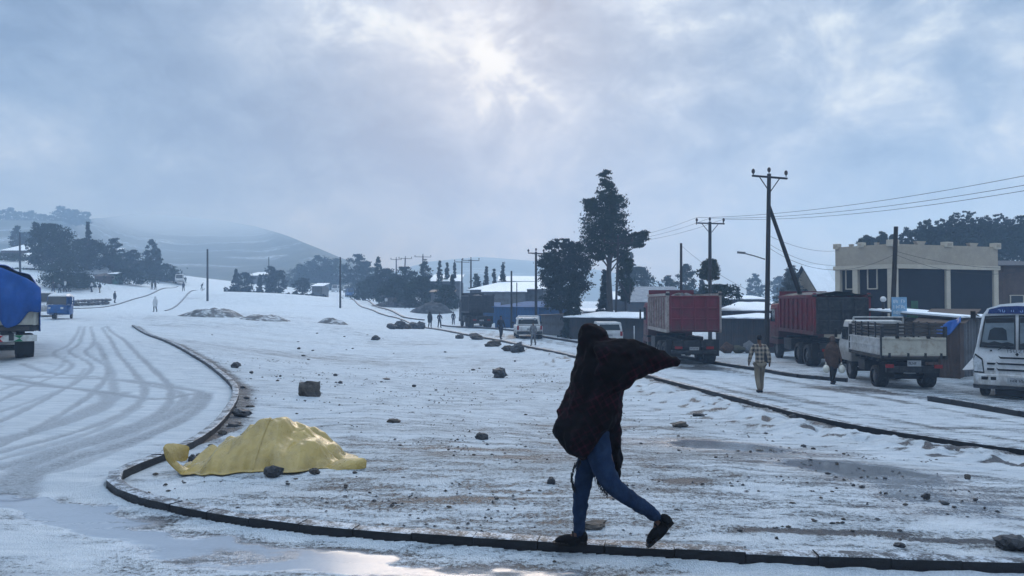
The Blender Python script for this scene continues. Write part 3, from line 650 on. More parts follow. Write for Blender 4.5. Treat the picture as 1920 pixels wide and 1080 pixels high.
# ------------------------------------------------------------------ yellow tarp over a heap
M_tarp = mat('yellow_tarp', (.37, .255, .058), .30, .14, 2.5, .2, 14, dirt=(.24, .165, .045), dirt_amt=.6)
M_tarp.node_tree.nodes['Principled BSDF'].inputs['Specular IOR Level'].default_value = .6
def tarp():
    g = gnd(497, 893); d = g.y + .40; S = F / (g.y + .25)
    t = thing('tarpaulin', 'yellow tarpaulin spread over a heap beside the curved kerb', 'tarpaulin', (g.x, d, g.z))
    X = lambda px: (px - 497) / S
    top = [(326, 0.0), (350, .02), (366, .07), (395, .27), (430, .49), (462, .60), (486, .625), (510, .60), (535, .515), (560, .455), (585, .355), (603, .24), (612, .10), (622, .03), (650, .0)]
    nx, ny = 190, 80; V = []
    xs = np.linspace(X(326), X(650), nx); hs = .76 * np.interp(xs, [X(p) for p, h in top], [h for p, h in top])
    hs = np.convolve(np.pad(hs, 5, 'edge'), np.ones(11) / 11, 'valid')
    def tri(x, y, seed):              # piecewise linear crumple: flat facets meeting in sharp creases
        s_, t_ = x - y * .57735, y * 1.1547; si, ti = np.floor(s_).astype(np.int64), np.floor(t_).astype(np.int64); fs, ft = s_ - si, t_ - ti
        def h(a, b):
            n = (a * 374761393 + b * 668265263 + seed * 144269) & 0x7fffffff; n = ((n ^ (n >> 13)) * 1274126177) & 0x7fffffff; return ((n ^ (n >> 16)) & 0xffff) / 65535.0
        lo = h(si, ti) * (1 - fs - ft) + h(si + 1, ti) * fs + h(si, ti + 1) * ft; hi = h(si + 1, ti + 1) * (fs + ft - 1) + h(si + 1, ti) * (1 - ft) + h(si, ti + 1) * (1 - fs)
        return np.where(fs + ft < 1, lo, hi) - .5
    v, x = (q.ravel() for q in np.meshgrid(np.linspace(-1, 1, ny), xs, indexing='ij')); s = np.tile(np.linspace(-1, 1, nx), ny); hh = np.tile(hs, ny)
    half = .62 * np.maximum(0, 1 - np.abs(s) ** 2.6) ** .5 + .10; y = v * half; av = np.abs(v); prof = np.maximum(0, 1 - av ** 1.7) ** .75; z = hh * prof
    # creases running from the crown to the hem, and sag between them
    ang = np.arctan2(v * .8, s - .02); rr = np.minimum(1, np.hypot(s, v))
    f1 = np.abs(np.sin(ang * 3.5 + 1.2 + .8 * np.sin(ang * 2.3))) ** .6; f2 = fbm(x * 2.6, y * 3.1 + 4, 3, 91) - .5
    f3 = 1 - np.abs(2 * vnoise(x * 3.3 + y * 1.6 + 7, y * 2.4 - x * .9, 95) - 1)
    f4 = 1 - np.abs(2 * vnoise(x * 7.3 - y * 3.6 + 2, y * 6.4 + x * 2.9, 96) - 1)
    f5 = 1 - np.abs(2 * vnoise(x * 5.1 + y * 4.6 + 9, (y * 2.0 - x * 1.2), 97) - 1)
    wx, wy = x + .12 * fbm(x * 3, y * 3, 2, 5), y + .12 * fbm(x * 3 + 9, y * 3, 2, 6)
    z = z + (f1 - .6) * .07 * rr * prof + f2 * .05 * prof + (tri(wx * 2.6 + wy * .8, wy * 2.2 - wx * .5, 3) * .15 + tri(wx * 6.2 - wy * 1.5, wy * 4.4 + wx * 2, 4) * .17) * (.25 + .75 * prof) * np.minimum(1, hh * 4 + .12) + tri(wx * 15, wy * 11 + wx * 4, 7) * .045 * prof * rr - .035 * av ** 6
    y = y + (f1 - .6) * .10 * np.where(v < 0, 1, -1) * av * rr + (.05 * np.sin(x * 9 + 2) + .03 * np.sin(x * 23)) * av ** 2
    dx = x - X(486)
    z = z + np.where(dx > 0, -.02 + .03 * np.exp(-np.maximum(dx, 0) / .25), .012 * np.exp(-(dx / .05) ** 2)) * prof     # seam step
    V = list(zip(x, y, np.maximum(z, .012 + .02 * np.maximum(0, f2)) + (gz(g.x + x, d + y) - g.z) * (1 - prof * .5)))
    mb = MB(); mb.add(V, [(j * nx + i, j * nx + i + 1, (j + 1) * nx + i + 1, (j + 1) * nx + i) for j in range(ny - 1) for i in range(nx - 1)])
    cv = mb.build('cover', M_tarp, t, smooth=True); so = cv.modifiers.new('thick', 'SOLIDIFY'); so.thickness = .008
    i0 = int(np.argmin(np.abs(xs - X(487)))); mb = MB(); mb.loft([[Vector(V[j * nx + i0 + q]) + Vector((0, -.006, .012 - .004 * abs(q - 1))) for q in range(3)] for j in range(2, ny - 2)], closed=False); mb.build('seam', M_tarp, t, smooth=True)
    def sheet(name, rows, thick=.007, up=2):
        """rows: list of lists of (px, py, dy) photo points: a loose fold of the sheet"""
        mb = MB(); P = []
        for r in rows: P.append([Vector(at(px, py, g.y + dy)) - Vector((g.x, d, g.z)) for px, py, dy in r])
        mb.loft(P, closed=False); o = mb.build(name, M_tarp, t, smooth=False)
        sb = o.modifiers.new('sub', 'SUBSURF'); sb.levels = up; sb.render_levels = up
        so = o.modifiers.new('thick', 'SOLIDIFY'); so.thickness = thick
        ds = o.modifiers.new('wrinkle', 'DISPLACE'); tx = bpy.data.textures.get('wrinkle') or bpy.data.textures.new('wrinkle', 'CLOUDS'); tx.noise_scale = .16; ds.texture = tx; ds.strength = .035; ds.texture_coords = 'LOCAL'
        return o
    # left: strip folded along the ground, then standing up over the kerb
    sheet('flap', [[(424, 891, .06), (400, 884, .16), (380, 878, .3)], [(424, 901, .0), (395, 897, .02), (372, 890, .05)], [(385, 899, .0), (350, 889, .02), (335, 872, .1)], [(330, 890, .0), (318, 872, .0), (318, 850, .02)], [(312, 862, .0), (306, 845, .0), (305, 833, .02)]])
    sheet('flap', [[(304, 834, .14), (320, 832, .2), (338, 834, .26), (356, 836, .3)], [(308, 850, .05), (320, 842, .10), (338, 848, .2), (354, 845, .28)], [(314, 868, .02), (328, 862, .08), (342, 866, .18), (354, 864, .26)]])
    # right: corner folded back on the ground
    sheet('flap', [[(578, 902, -.16), (590, 886, -.10), (612, 868, .05), (640, 860, .1)], [(585, 907, -.18), (615, 886, -.16), (645, 864, -.10), (668, 858, -.02)], [(622, 907, -.18), (646, 890, -.22), (670, 862, -.16), (682, 858, -.06)], [(664, 906, -.16), (678, 900, -.14), (687, 880, -.12), (688, 864, -.06)]])
    sheet('flap', [[(603, 842, .45), (618, 850, .4), (634, 858, .4)], [(598, 868, .3), (612, 872, .28), (628, 868, .3)], [(588, 892, .1), (600, 884, .16), (615, 878, .22)]])
    sheet('flap', [[(352, 872, .3), (380, 846, .5), (400, 826, .6)], [(356, 884, .16), (392, 868, .3), (420, 850, .42)], [(378, 892, .04), (410, 884, .12), (440, 880, .2)]])
    stone('stone', 'black round stone holding down the front hem of the yellow tarp', 511, 911, 34, 22, 71, 'stone')
    stone('stone', 'dark stone half under the folded right corner of the tarp', 588, 906, 20, 11, 72, 'stone')
    stone('stone', 'dark stone holding down the raised left corner of the tarp', 361, 869, 19, 13, 73, 'stone')
tarp()
# ------------------------------------------------------------------ vehicles (x right, y forward, z up)
M_red = mat('red_truck_paint', (.135, .019, .030), .5, .25, 1.5, .1, 12, dirt=(.085, .035, .035), dirt_amt=.6)
def spray(m, z0, z1, col=(.085, .075, .065)):    # dried road mud thrown up over the lower bodywork
    t = NT(m.node_tree); b = m.node_tree.nodes['Principled BSDF']; v = t.new('ShaderNodeTexCoord').outputs['Object']; s = t.new('ShaderNodeSeparateXYZ'); t.set(s.inputs[0], v)
    h = t.math('ADD', s.outputs[2], t.math('MULTIPLY', t.math('SUBTRACT', t.noise(t.mapping(v, (1, 1, .5)), 3.5, 6, .7), .5), 1.5)); old = b.inputs['Base Color'].links[0].from_socket
    t.set(b.inputs['Base Color'], t.mix(t.ramp(h, z0, z1, .8, 0.0), old, col)); return m
spray(M_red, 1.45, 2.1, (.075, .045, .045))
M_dkred = mat('dark_red_paint', (.155, .017, .026), .5, .25, 1.5, .1, 12, dirt=(.05, .03, .03), dirt_amt=.6)
spray(M_dkred, 1.35, 2.1, (.07, .04, .04))
M_dark = mat('dark_metal', (.022, .023, .026), .6, .4, 3, .15, 20, dirt=(.07, .07, .07), dirt_amt=.5)
M_tyre = mat('tyre_rubber', (.018, .018, .019), .85, .3, 6, .3, 30, dirt=(.07, .068, .065), dirt_amt=.6)
M_rim = mat('steel_rim', (.12, .12, .125), .5, .3, 5, .1, 20, dirt=(.04, .04, .04))
M_white = mat('white_paint', (.66, .67, .68), .35, .06, 2, .03, 10, dirt=(.34, .32, .29), dirt_amt=.45)
M_dwhite = mat('grimy_white_paint', (.46, .46, .45), .5, .12, 2, .05, 12, dirt=(.20, .18, .16), dirt_amt=.6)
M_cream = mat('cream_dropside_paint', (.42, .40, .34), .5, .14, 2, .1, 14, dirt=(.22, .16, .11), dirt_amt=.6)
spray(M_white, .35, .95, (.22, .20, .18)); spray(M_dwhite, 1.0, 1.5, (.16, .14, .12))
M_glass = mat('vehicle_glass', (.014, .018, .022), .12, .2, 1, 0, spec=.4)
M_lglass = mat('windscreen_glass', (.10, .125, .14), .06, .3, 1.2, 0, spec=1.0)
M_black = mat('black_trim', (.012, .012, .013), .5, .2, 4, .05)
M_taillight = mat('red_lamp_glass', (.22, .015, .015), .2, .2)
M_headlight = mat('clear_lamp_glass', (.42, .44, .46), .12, .3, 9, .1, spec=.9)
M_grey = mat('grey_plate', (.30, .31, .32), .5, .2)
M_ribs = mat('weathered_rib_steel', (.30, .265, .24), .6, .3, 3, .15, 20, dirt=(.12, .06, .055), dirt_amt=.5)
M_bluetarp = mat('blue_tarp', (.010, .070, .27), .42, .25, 1.3, .3, 7, dirt=(.02, .10, .33), dirt_amt=.4)
M_blue = mat('blue_paint', (.018, .085, .24), .4, .25, 3, .05, dirt=(.03, .05, .1))
M_wood = mat('old_grey_wood', (.055, .05, .047), .8, .4, 3, .3, 24, stretch=(1, 1, 6))
M_signred = mat('red_sticker', (.35, .02, .03), .5, .2); M_signgreen = mat('green_sticker', (.02, .16, .07), .5, .2)
_wm = {}
def wheel(root, x, y, r, w, parent_name='wheel'):
    key = (round(r, 3), round(w, 3))
    if key not in _wm:
        n = 28; prof = [(-w / 2, r * .62), (-w / 2, r * .86), (-w * .42, r * .96), (-w * .3, r), (w * .3, r), (w * .42, r * .96), (w / 2, r * .86), (w / 2, r * .62)]
        mb = MB(); mb.loft([[(p[0], p[1] * math.cos(2 * math.pi * i / n), p[1] * math.sin(2 * math.pi * i / n)) for p in prof] for i in list(range(n)) + [0]], closed=False)
        a = mb.mesh('tyre', True); a.materials.append(M_tyre); mb = MB()
        for sx in (-1, 1):
            mb.cyl((sx * w * .30, 0, 0), (sx * w * .36, 0, 0), r * .63, r * .60, 20); mb.cyl((sx * w * .36, 0, 0), (sx * w * .46, 0, 0), r * .22, r * .16, 12)
            for i in range(8):
                t = i * math.pi / 4; mb.cyl((sx * w * .36, r * .4 * math.cos(t), r * .4 * math.sin(t)), (sx * w * .40, r * .4 * math.cos(t), r * .4 * math.sin(t)), r * .04, n=6)
        b = mb.mesh('rim'); b.materials.append(M_rim); _wm[key] = (a, b)
    a, b = _wm[key]; h = put('wheel', a, None, root); h.location = (x, y, r); put('rim', b, None, h); return h
def place(px, d, delta, z=None):      # ground point and heading for a thing turned delta degrees left of the line of sight
    b = base(px, d); return (b.x, b.y, b.z if z is None else z), R(delta) - math.atan2(b.x, b.y)
def strokes(name, parent, m, w, h, rows, seed, loc, thick=.006, nper=7, rot=(R(90), 0, 0)):
    """short painted strokes for lettering too blurred to read"""
    rs = random.Random(seed); mb = MB()
    for r_ in range(rows):
        x = -w / 2; zc = h / 2 - (r_ + .5) * h / rows; hh = h / rows * .62; cw = w / nper
        for c in range(nper):
            if rs.random() < .86:
                xx = x + cw * .5; t = hh * .16
                mb.box((xx - cw * .26, zc, 0), (t, hh * rs.uniform(.6, 1), thick))
                if rs.random() < .8: mb.box((xx, zc + rs.choice((-.42, 0, .42)) * hh, 0), (cw * .5, t, thick * .8))
                if rs.random() < .6: mb.box((xx + cw * .24, zc + rs.uniform(-.15, .15) * hh, 0), (t, hh * rs.uniform(.4, 1), thick * .9))
            x += cw
    o = mb.build(name, m, parent); o.location = loc; o.rotation_euler = rot; return tag(o, kind='stuff')
def plate(root, x, y, z, w=.42, h=.14, back=True, seed=1):
    mb = MB(); mb.box((0, 0, 0), (w, .012, h)); p = mb.build('number_plate', M_grey, root); p.location = (x, y, z)
    strokes('plate_lettering', p, M_black, w * .86, h * .8, 1, seed, (0, -.008 if back else .008, 0), .004, 6)
    return p

def tipper(label, loc, rz, paint, tail, ribs, group, dark_tail=False, heap=None, load_tarp=False):
    t = thing('tipper_lorry', label, 'tipper lorry', loc, rz, group); W = 2.46
    c = MB()
    for s in (-1, 1): c.box((s * .42, 3.6, 1.0), (.16, 7.6, .30))
    c.box((0, .35, .95), (1.9, .5, .35)); c.box((0, 2.3, .85), (1.9, .25, .25)); c.box((0, 5.9, .95), (1.5, .9, .6)); c.box((-.95, 4.0, .9), (.55, 1.2, .55)); c.box((.95, 4.0, .9), (.55, 1.2, .55))
    c.cyl((-1.0, 1.2, .52), (1.0, 1.2, .52), .11); c.cyl((-1.0, 2.55, .52), (1.0, 2.55, .52), .11); c.cyl((-1.0, 6.2, .52), (1.0, 6.2, .52), .09)
    c.build('chassis', M_dark, t)
    MB().box((0, .02, .62), (2.1, .12, .16)).build('underrun_bar', M_dark, t, bevel=.02)
    for s in (-1, 1):
        MB().box((s * .88, .32, .80), (.70, .04, .78)).build('mud_flap', M_black, t)
        MB().box((s * .72, -.06, .82), (.34, .05, .12)).build('tail_lamp', M_taillight, t)
    plate(t, 0, -.06, .78, .44, .15, True, len(label))
    for y in (1.2, 2.55):
        for s in (-1, 1): wheel(t, s * .93, y, .52, .56)
    for s in (-1, 1): wheel(t, s * 1.03, 6.2, .52, .30)
    # dump body: floor, sides, headboard; open top
    z0, z1, L0, L1 = 1.55, 3.18, .0, 5.5
    b = MB(); b.box((0, (L0 + L1) / 2, z0 + .04), (W - .1, L1 - L0, .10))
    for s in (-1, 1): b.box((s * (W / 2 - .06), (L0 + L1) / 2 + .03, (z0 + z1) / 2 + .05), (.07, L1 - L0 - .1, z1 - z0))
    b.box((0, L1 - .05, (z0 + z1) / 2 + .2), (W - .06, .08, z1 - z0 + .4)); body = b.build('dump_body', paint, t)
    for s in (-1, 1):
        MB().box((s * (W / 2 - .03), (L0 + L1) / 2, z1 + .10), (.13, L1 - L0, .12)).build('top_rail', ribs, body); MB().box((s * (W / 2 - .03), (L0 + L1) / 2, z0 + .03), (.12, L1 - L0, .16)).build('bottom_rail', ribs, body)
        for k in range(8):
            y = .28 + k * .71
            MB().box((s * (W / 2 + .0), y, (z0 + z1) / 2 + .06), (.10, .12 if 0 < k < 7 else .2, z1 - z0 - .13)).build('rib', ribs, body, bevel=.015)
    # tailgate with pressed panels
    g = MB().box((0, -.02, (z0 + z1) / 2 + .02), (W - .16, .07, z1 - z0 + .02)).build('tailgate', tail, t)
    for x in (-W / 2 + .12, -.58, 0, .58, W / 2 - .12): MB().box((x, -.085, (z0 + z1) / 2 + .02), (.10, .055, z1 - z0 - .06)).build('tailgate_rib', tail, g, bevel=.015)
    for z in (z0 + .08, z0 + .58, z0 + 1.1, z1 + .0): MB().box((0, -.078, z), (W - .2, .045, .09)).build('tailgate_bar', tail, g, bevel=.015)
    for s in (-1, 1):
        MB().box((s * (W / 2 - .03), .0, (z0 + z1) / 2 + .12), (.12, .16, z1 - z0 + .24)).build('corner_post', ribs, t, bevel=.015)
        MB().cyl((s * (W / 2 - .1), -.08, z1 + .12), (s * (W / 2 + .09), -.08, z1 + .12), .06, n=10).build('hinge', M_dark, t)
    # cab
    cb = MB(); cb.loft([[(-1.2, 5.75, .75), (1.2, 5.75, .75), (1.2, 5.75, 2.95), (-1.2, 5.75, 2.95)], [(-1.2, 7.35, .75), (1.2, 7.35, .75), (1.14, 7.30, 2.90), (-1.14, 7.30, 2.90)], [(-1.2, 7.5, .75), (1.2, 7.5, .75), (1.17, 7.5, 1.7), (-1.17, 7.5, 1.7)]])
    cab = cb.build('cab', paint, t, bevel=.06)
    for s in (-1, 1):
        dr = MB().box((s * 1.2, 6.65, 1.85), (.035, 1.05, 1.75)).build('door', paint, t, bevel=.02)
        MB().box((s * 1.222, 6.68, 2.3), (.012, .82, .68)).build('window', M_glass, dr); MB().box((s * 1.23, 6.25, 1.72), (.02, .16, .05)).build('handle', M_black, dr)
        MB().box((s * 1.36, 7.45, 2.25), (.10, .06, .55)).build('mirror', M_black, t, bevel=.02)
        MB().box((s * 1.12, 6.2, 1.10), (.30, 1.3, .10)).build('mudguard', M_black, t, bevel=.03)
    MB().box((0, 7.42, 2.25), (2.1, .03, .95)).build('windscreen', M_glass, t); MB().box((0, 7.58, .72), (2.4, .16, .42)).build('bumper', paint, t, bevel=.04)
    if heap:
        mb = MB(); n = 14; V = []
        for j in range(n):
            for i in range(n):
                u, v = i / (n - 1), j / (n - 1); V.append((-1.12 + 2.24 * u, .2 + 5.1 * v, z1 - .55 + .75 * math.sin(math.pi * u) ** .7 * math.sin(math.pi * v) ** .6 + random.uniform(-.07, .07)))
        mb.add(V, [(j * n + i, j * n + i + 1, (j + 1) * n + i + 1, (j + 1) * n + i) for j in range(n - 1) for i in range(n - 1)])
        mb.build('load', M_soil2, t)
    if load_tarp:
        mb = MB(); n = 12; mb.add([(-1.26 + 2.52 * i / (n - 1), .5 + 4.9 * j / (n - 1), z1 + .14 + .16 * math.sin(math.pi * i / (n - 1)) + random.uniform(-.02, .04)) for j in range(n) for i in range(n)], [(j * n + i, j * n + i + 1, (j + 1) * n + i + 1, (j + 1) * n + i) for j in range(n - 1) for i in range(n - 1)])
        mb.build('load_cover', M_black, t, smooth=True)
    return t
TG = 'red tipper lorries on the right of the road'
loc, rz = place(1301, 34.3, 12.5); tipper('red tipper lorry seen from behind on the road, with rusty pale side ribs', loc, rz, M_red, M_red, M_ribs, TG, heap=True)
loc, rz = place(1578, 33.6, 20); tipper('red tipper lorry with its cab visible at left, parked beside the cream building', loc, rz, M_dkred, M_dark, M_dkred, TG, load_tarp=True)
loc, rz = place(903, 74, 10); tipper('dark tipper lorry far down the road, small in the haze', loc, rz, M_dark, M_dark, M_dark, None, heap=True)

def flatbed():
    loc, rz = place(1712, 25.2, 21); t = thing('flatbed_truck', 'small white dropside truck with dark stake sides beside the bus', 'truck', loc, rz); W = 2.05; L = 3.35
    c = MB()
    for s in (-1, 1): c.box((s * .36, 2.3, .72), (.12, 4.6, .18))
    c.box((0, .12, .70), (1.7, .16, .22)); c.box((.75, 1.9, .72), (.4, .9, .4)); c.box((-.75, 2.3, .7), (.4, .7, .38)); c.cyl((-.8, .95, .39), (.8, .95, .39), .1); c.cyl((0, .95, .41), (0, 3.9, .55), .07); c.cyl((-.8, 3.75, .39), (.8, 3.75, .39), .08)
    for y in (.5, 1.1, 1.7, 2.3, 2.9): c.box((0, y, 1.0), (W - .1, .08, .12))
    c.build('chassis', M_dark, t); MB().box((0, L / 2, 1.10), (W, L, .08)).build('deck', M_wood, t)
    bk = MB().box((0, -.03, 1.49), (W, .045, .62)).build('tailboard', M_cream, t, bevel=.01)
    for z in (1.22, 1.76): MB().box((0, -.065, z), (W - .04, .03, .07)).build('tailboard_rib', M_cream, bk, bevel=.008)
    for x in (-.8, -.2, .35, .85): MB().box((x, -.075, 1.19), (.07, .05, .16)).build('hinge', M_dark, bk)
    for x in (-.55, .45): MB().box((x, -.07, 1.80), (.12, .05, .08)).build('latch', M_black, bk)
    for s in (-1, 1):
        d = MB().box((s * (W / 2 + .0), L / 2 + .02, 1.47), (.045, L - .06, .58)).build('dropside', M_dwhite, t, bevel=.01)
        for z in (1.22, 1.48, 1.73): MB().box((s * (W / 2 + .03), L / 2 + .02, z), (.025, L - .1, .045)).build('dropside_rib', M_dwhite, d)
        for y in (.03, L): MB().box((s * (W / 2 - .01), y - .02, 1.62), (.10, .10, 1.1)).build('corner_post', M_dark, t)
        for k in range(4): MB().box((s * (W / 2 - .06), L / 2, 1.88 + k * .115), (.03, L - .1, .075)).build('stake_slat', M_wood, t)
        for y in (.7, 1.4, 2.1, 2.8): MB().box((s * (W / 2 - .03), y, 2.0), (.04, .06, .6)).build('stake', M_dark, t)
        MB().box((s * .78, -.02, .82), (.26, .05, .12)).build('tail_lamp', M_taillight, t); MB().box((s * .74, .42, .62), (.5, .03, .42)).build('mud_flap', M_black, t)
        wheel(t, s * .78, .95, .39, .42); wheel(t, s * .84, 3.75, .39, .22)
    for k in range(4): MB().box((0, .02, 1.88 + k * .115), (W - .14, .03, .075)).build('stake_slat', M_wood, t)
    for x in (-.5, 0, .5): MB().box((x, -.01, 2.0), (.06, .04, .6)).build('stake', M_dark, t)
    # small goods seen between the tailgate slats
    plate(t, .0, -.05, .92, .44, .2, True, 9)
    cab = MB().loft([[(-.98, 3.42, .7), (.98, 3.42, .7), (.95, 3.46, 2.28), (-.95, 3.46, 2.28)], [(-.98, 4.55, .7), (.98, 4.55, .7), (.90, 4.42, 2.30), (-.90, 4.42, 2.30)], [(-.98, 5.0, .7), (.98, 5.0, .7), (.97, 4.98, 1.35), (-.97, 4.98, 1.35)]]).build('cab', M_dwhite, t, bevel=.05)
    MB().box((0, 3.43, 1.95), (1.5, .03, .42)).build('rear_window', M_glass, t)
    for s in (-1, 1):
        MB().box((s * .965, 4.15, 1.78), (.03, .75, .5)).build('window', M_glass, t); MB().box((s * 1.14, 4.75, 1.75), (.12, .05, .34)).build('mirror', M_black, t, bevel=.02)
    rk_ = MB().tube([(-.9, 3.32, 1.2), (-.9, 3.32, 2.42), (.9, 3.32, 2.42), (.9, 3.32, 1.2)], .035); rk_.tube([(-.9, 3.32, 2.1), (.9, 3.32, 2.1)], .025)
    rk_.build('headboard_frame', M_dwhite, t)
flatbed()

def bus():
    loc, rz = place(1906, 23.2, 176); t = thing('minibus', 'white minibus facing the camera at the right edge with a blue visor sign', 'minibus', loc, rz)
    L = 6.2
    def ring(y, k=1.0, dz=0.0):
        P = [(-1.12, .42), (-1.17, .7), (-1.17, 1.35), (-1.10, 1.62), (-.93, 2.66), (-.80, 2.84), (-.45, 3.0), (0, 3.05)]
        P = P + [(-x, z) for x, z in P[-2::-1]]; return [(x * k, y + (-.16 * max(0, z - 1.45)) * (1 if y > -.1 else 0) - (.0), z) for x, z in P]
    mb = MB(); mb.loft([ring(-L), ring(-.25), ring(0)]); mb.build('body', M_white, t, bevel=.03)
    yf = lambda z: -.16 * max(0, z - 1.45)                 # front skin
    def front(name, poly, m, lift=.02, parent=t, th=.03):  # polygon (x, z) lying on the front skin
        mb = MB(); mb.loft([[(x, yf(z) + lift - th, z) for x, z in poly], [(x, yf(z) + lift, z) for x, z in poly]]); return mb.build(name, m, parent)
    for s in (-1, 1):
        q = lambda P: [(s * x, z) for x, z in P]
        front('windscreen_seal', q([(.035, 1.58), (1.00, 1.62), (.86, 2.62), (.045, 2.66)]), M_black, .018)
        pane = front('windscreen', q([(.075, 1.66), (.955, 1.69), (.825, 2.56), (.08, 2.60)]), M_lglass, .03)
        front('sun_strip', q([(.085, 2.42), (.84, 2.40), (.825, 2.55), (.085, 2.585)]), M_black, .036, pane, .01)
        front('dashboard', q([(.08, 1.67), (.95, 1.70), (.94, 1.80), (.75, 1.77), (.6, 1.83), (.4, 1.77), (.25, 1.81), (.08, 1.76)]), M_black, .038, pane, .01)
        front('seat_row', q([(.25, 1.86), (.78, 1.86), (.72, 2.18), (.6, 2.26), (.38, 2.26), (.28, 2.18)]), M_glass, .035, pane, .008)
        wp = MB().tube([(s * .5, yf(1.56) + .06, 1.56), (s * .18, yf(1.72) + .055, 1.72)], .014); wp.build('wiper', M_black, t)
        front('headlight', q([(.90, .84), (1.15, .86), (1.17, 1.22), (1.12, 1.36), (.95, 1.22)]), M_headlight, .035)
        front('headlight_rim', q([(.87, .80), (1.16, .82), (1.175, 1.25), (1.12, 1.42), (.92, 1.26)]), M_black, .024)
        front('corner_vent', q([(.60, 1.08), (.80, 1.08), (.80, 1.14), (.56, 1.14)]), M_black, .02); front('corner_vent', q([(.62, .90), (.80, .90), (.80, .97), (.60, .97)]), M_black, .02)
        front('fog_lamp', q([(.78, .60), (.95, .60), (.95, .70), (.76, .70)]), M_black, .10); front('fog_lamp', q([(.55, .60), (.70, .60), (.70, .70), (.55, .70)]), M_black, .10)
        m_ = MB().tube([(s * 1.0, .0, 2.62), (s * 1.12, .18, 2.7)], .02); m_.box((s * 1.14, .2, 2.66), (.14, .08, .24)); m_.build('mirror', M_black, t)
        for k in range(5): MB().box((s * 1.015, -.95 - k * 1.02, 2.1), (.03, .86, .66)).build('side_window', M_glass, t).rotation_euler = (0, 0, 0)
        front('badge_dot', q([(.66, 1.50), (.72, 1.50), (.72, 1.55), (.66, 1.55)]), M_black, .014)
        wheel(t, s * .95, -.95, .40, .26); wheel(t, s * .92, -4.4, .40, .42)
    visor = front('visor', [(-.86, 2.70), (.86, 2.70), (.80, 2.86), (.45, 2.99), (0, 3.02), (-.45, 2.99), (-.80, 2.86)], M_white, .06)
    sign = front('visor_sign', [(-.78, 2.70), (.78, 2.70), (.74, 2.84), (.42, 2.93), (0, 2.95), (-.42, 2.93), (-.74, 2.84)], mat('navy_sign', (.012, .03, .12), .3, .2), .075, visor)
    strokes('sign_lettering', sign, mat('pale_blue_lettering', (.35, .50, .75), .5, .1), 1.06, .13, 1, 44, (0, yf(2.8) + .085, 2.79), .008, 9)
    for z, wd in ((1.37, .50), (1.18, .56), (.99, .56)):
        front('grille_slot', [(-wd, z), (-wd + .06, z - .09), (wd - .06, z - .09), (wd, z), (wd - .06, z - .035), (-wd + .06, z - .035)], M_black, .026)
    bp = MB().loft([[(-1.19, -.1, .42), (1.19, -.1, .42), (1.2, -.1, .78), (-1.2, -.1, .78)], [(-1.05, .09, .42), (1.05, .09, .42), (1.08, .09, .78), (-1.08, .09, .78)]]).build('bumper', M_white, t, bevel=.03)
    MB().loft([[(-1.19, -.1, .30), (1.19, -.1, .30), (1.2, -.1, .43), (-1.2, -.1, .43)], [(-1.05, .10, .33), (1.05, .10, .33), (1.07, .10, .43), (-1.07, .10, .43)]]).build('bumper_lip', M_dark, t)
    MB().box((0, -.2, .25), (1.2, .2, .3)).build('underguard', M_black, t)
    pl_ = plate(t, 0, .10, .60, .52, .2, False, 4)
    em = MB().prism([(0, .06), (.05, 0), (0, -.06), (-.05, 0)], 0, .012).build('emblem', M_black, t); em.location = (0, .02, 1.43)
    cu = bpy.data.curves.new('maker_lettering', 'FONT'); cu.body = 'ISUZU'; cu.size = .15; cu.extrude = .006; cu.align_x = 'CENTER'; cu.space_character = 1.35
    tmp = bpy.data.objects.new('lettering_source', cu); COL.objects.link(tmp); bpy.context.view_layer.update()
    me = bpy.data.meshes.new_from_object(tmp.evaluated_get(bpy.context.evaluated_depsgraph_get())); bpy.data.objects.remove(tmp)
    tx = put('maker_lettering', me, mat('grey_lettering', (.10, .11, .12), .4, .1), t); tx.location = (0, .026, 1.475); tx.rotation_euler = (R(90), 0, R(180))
bus()

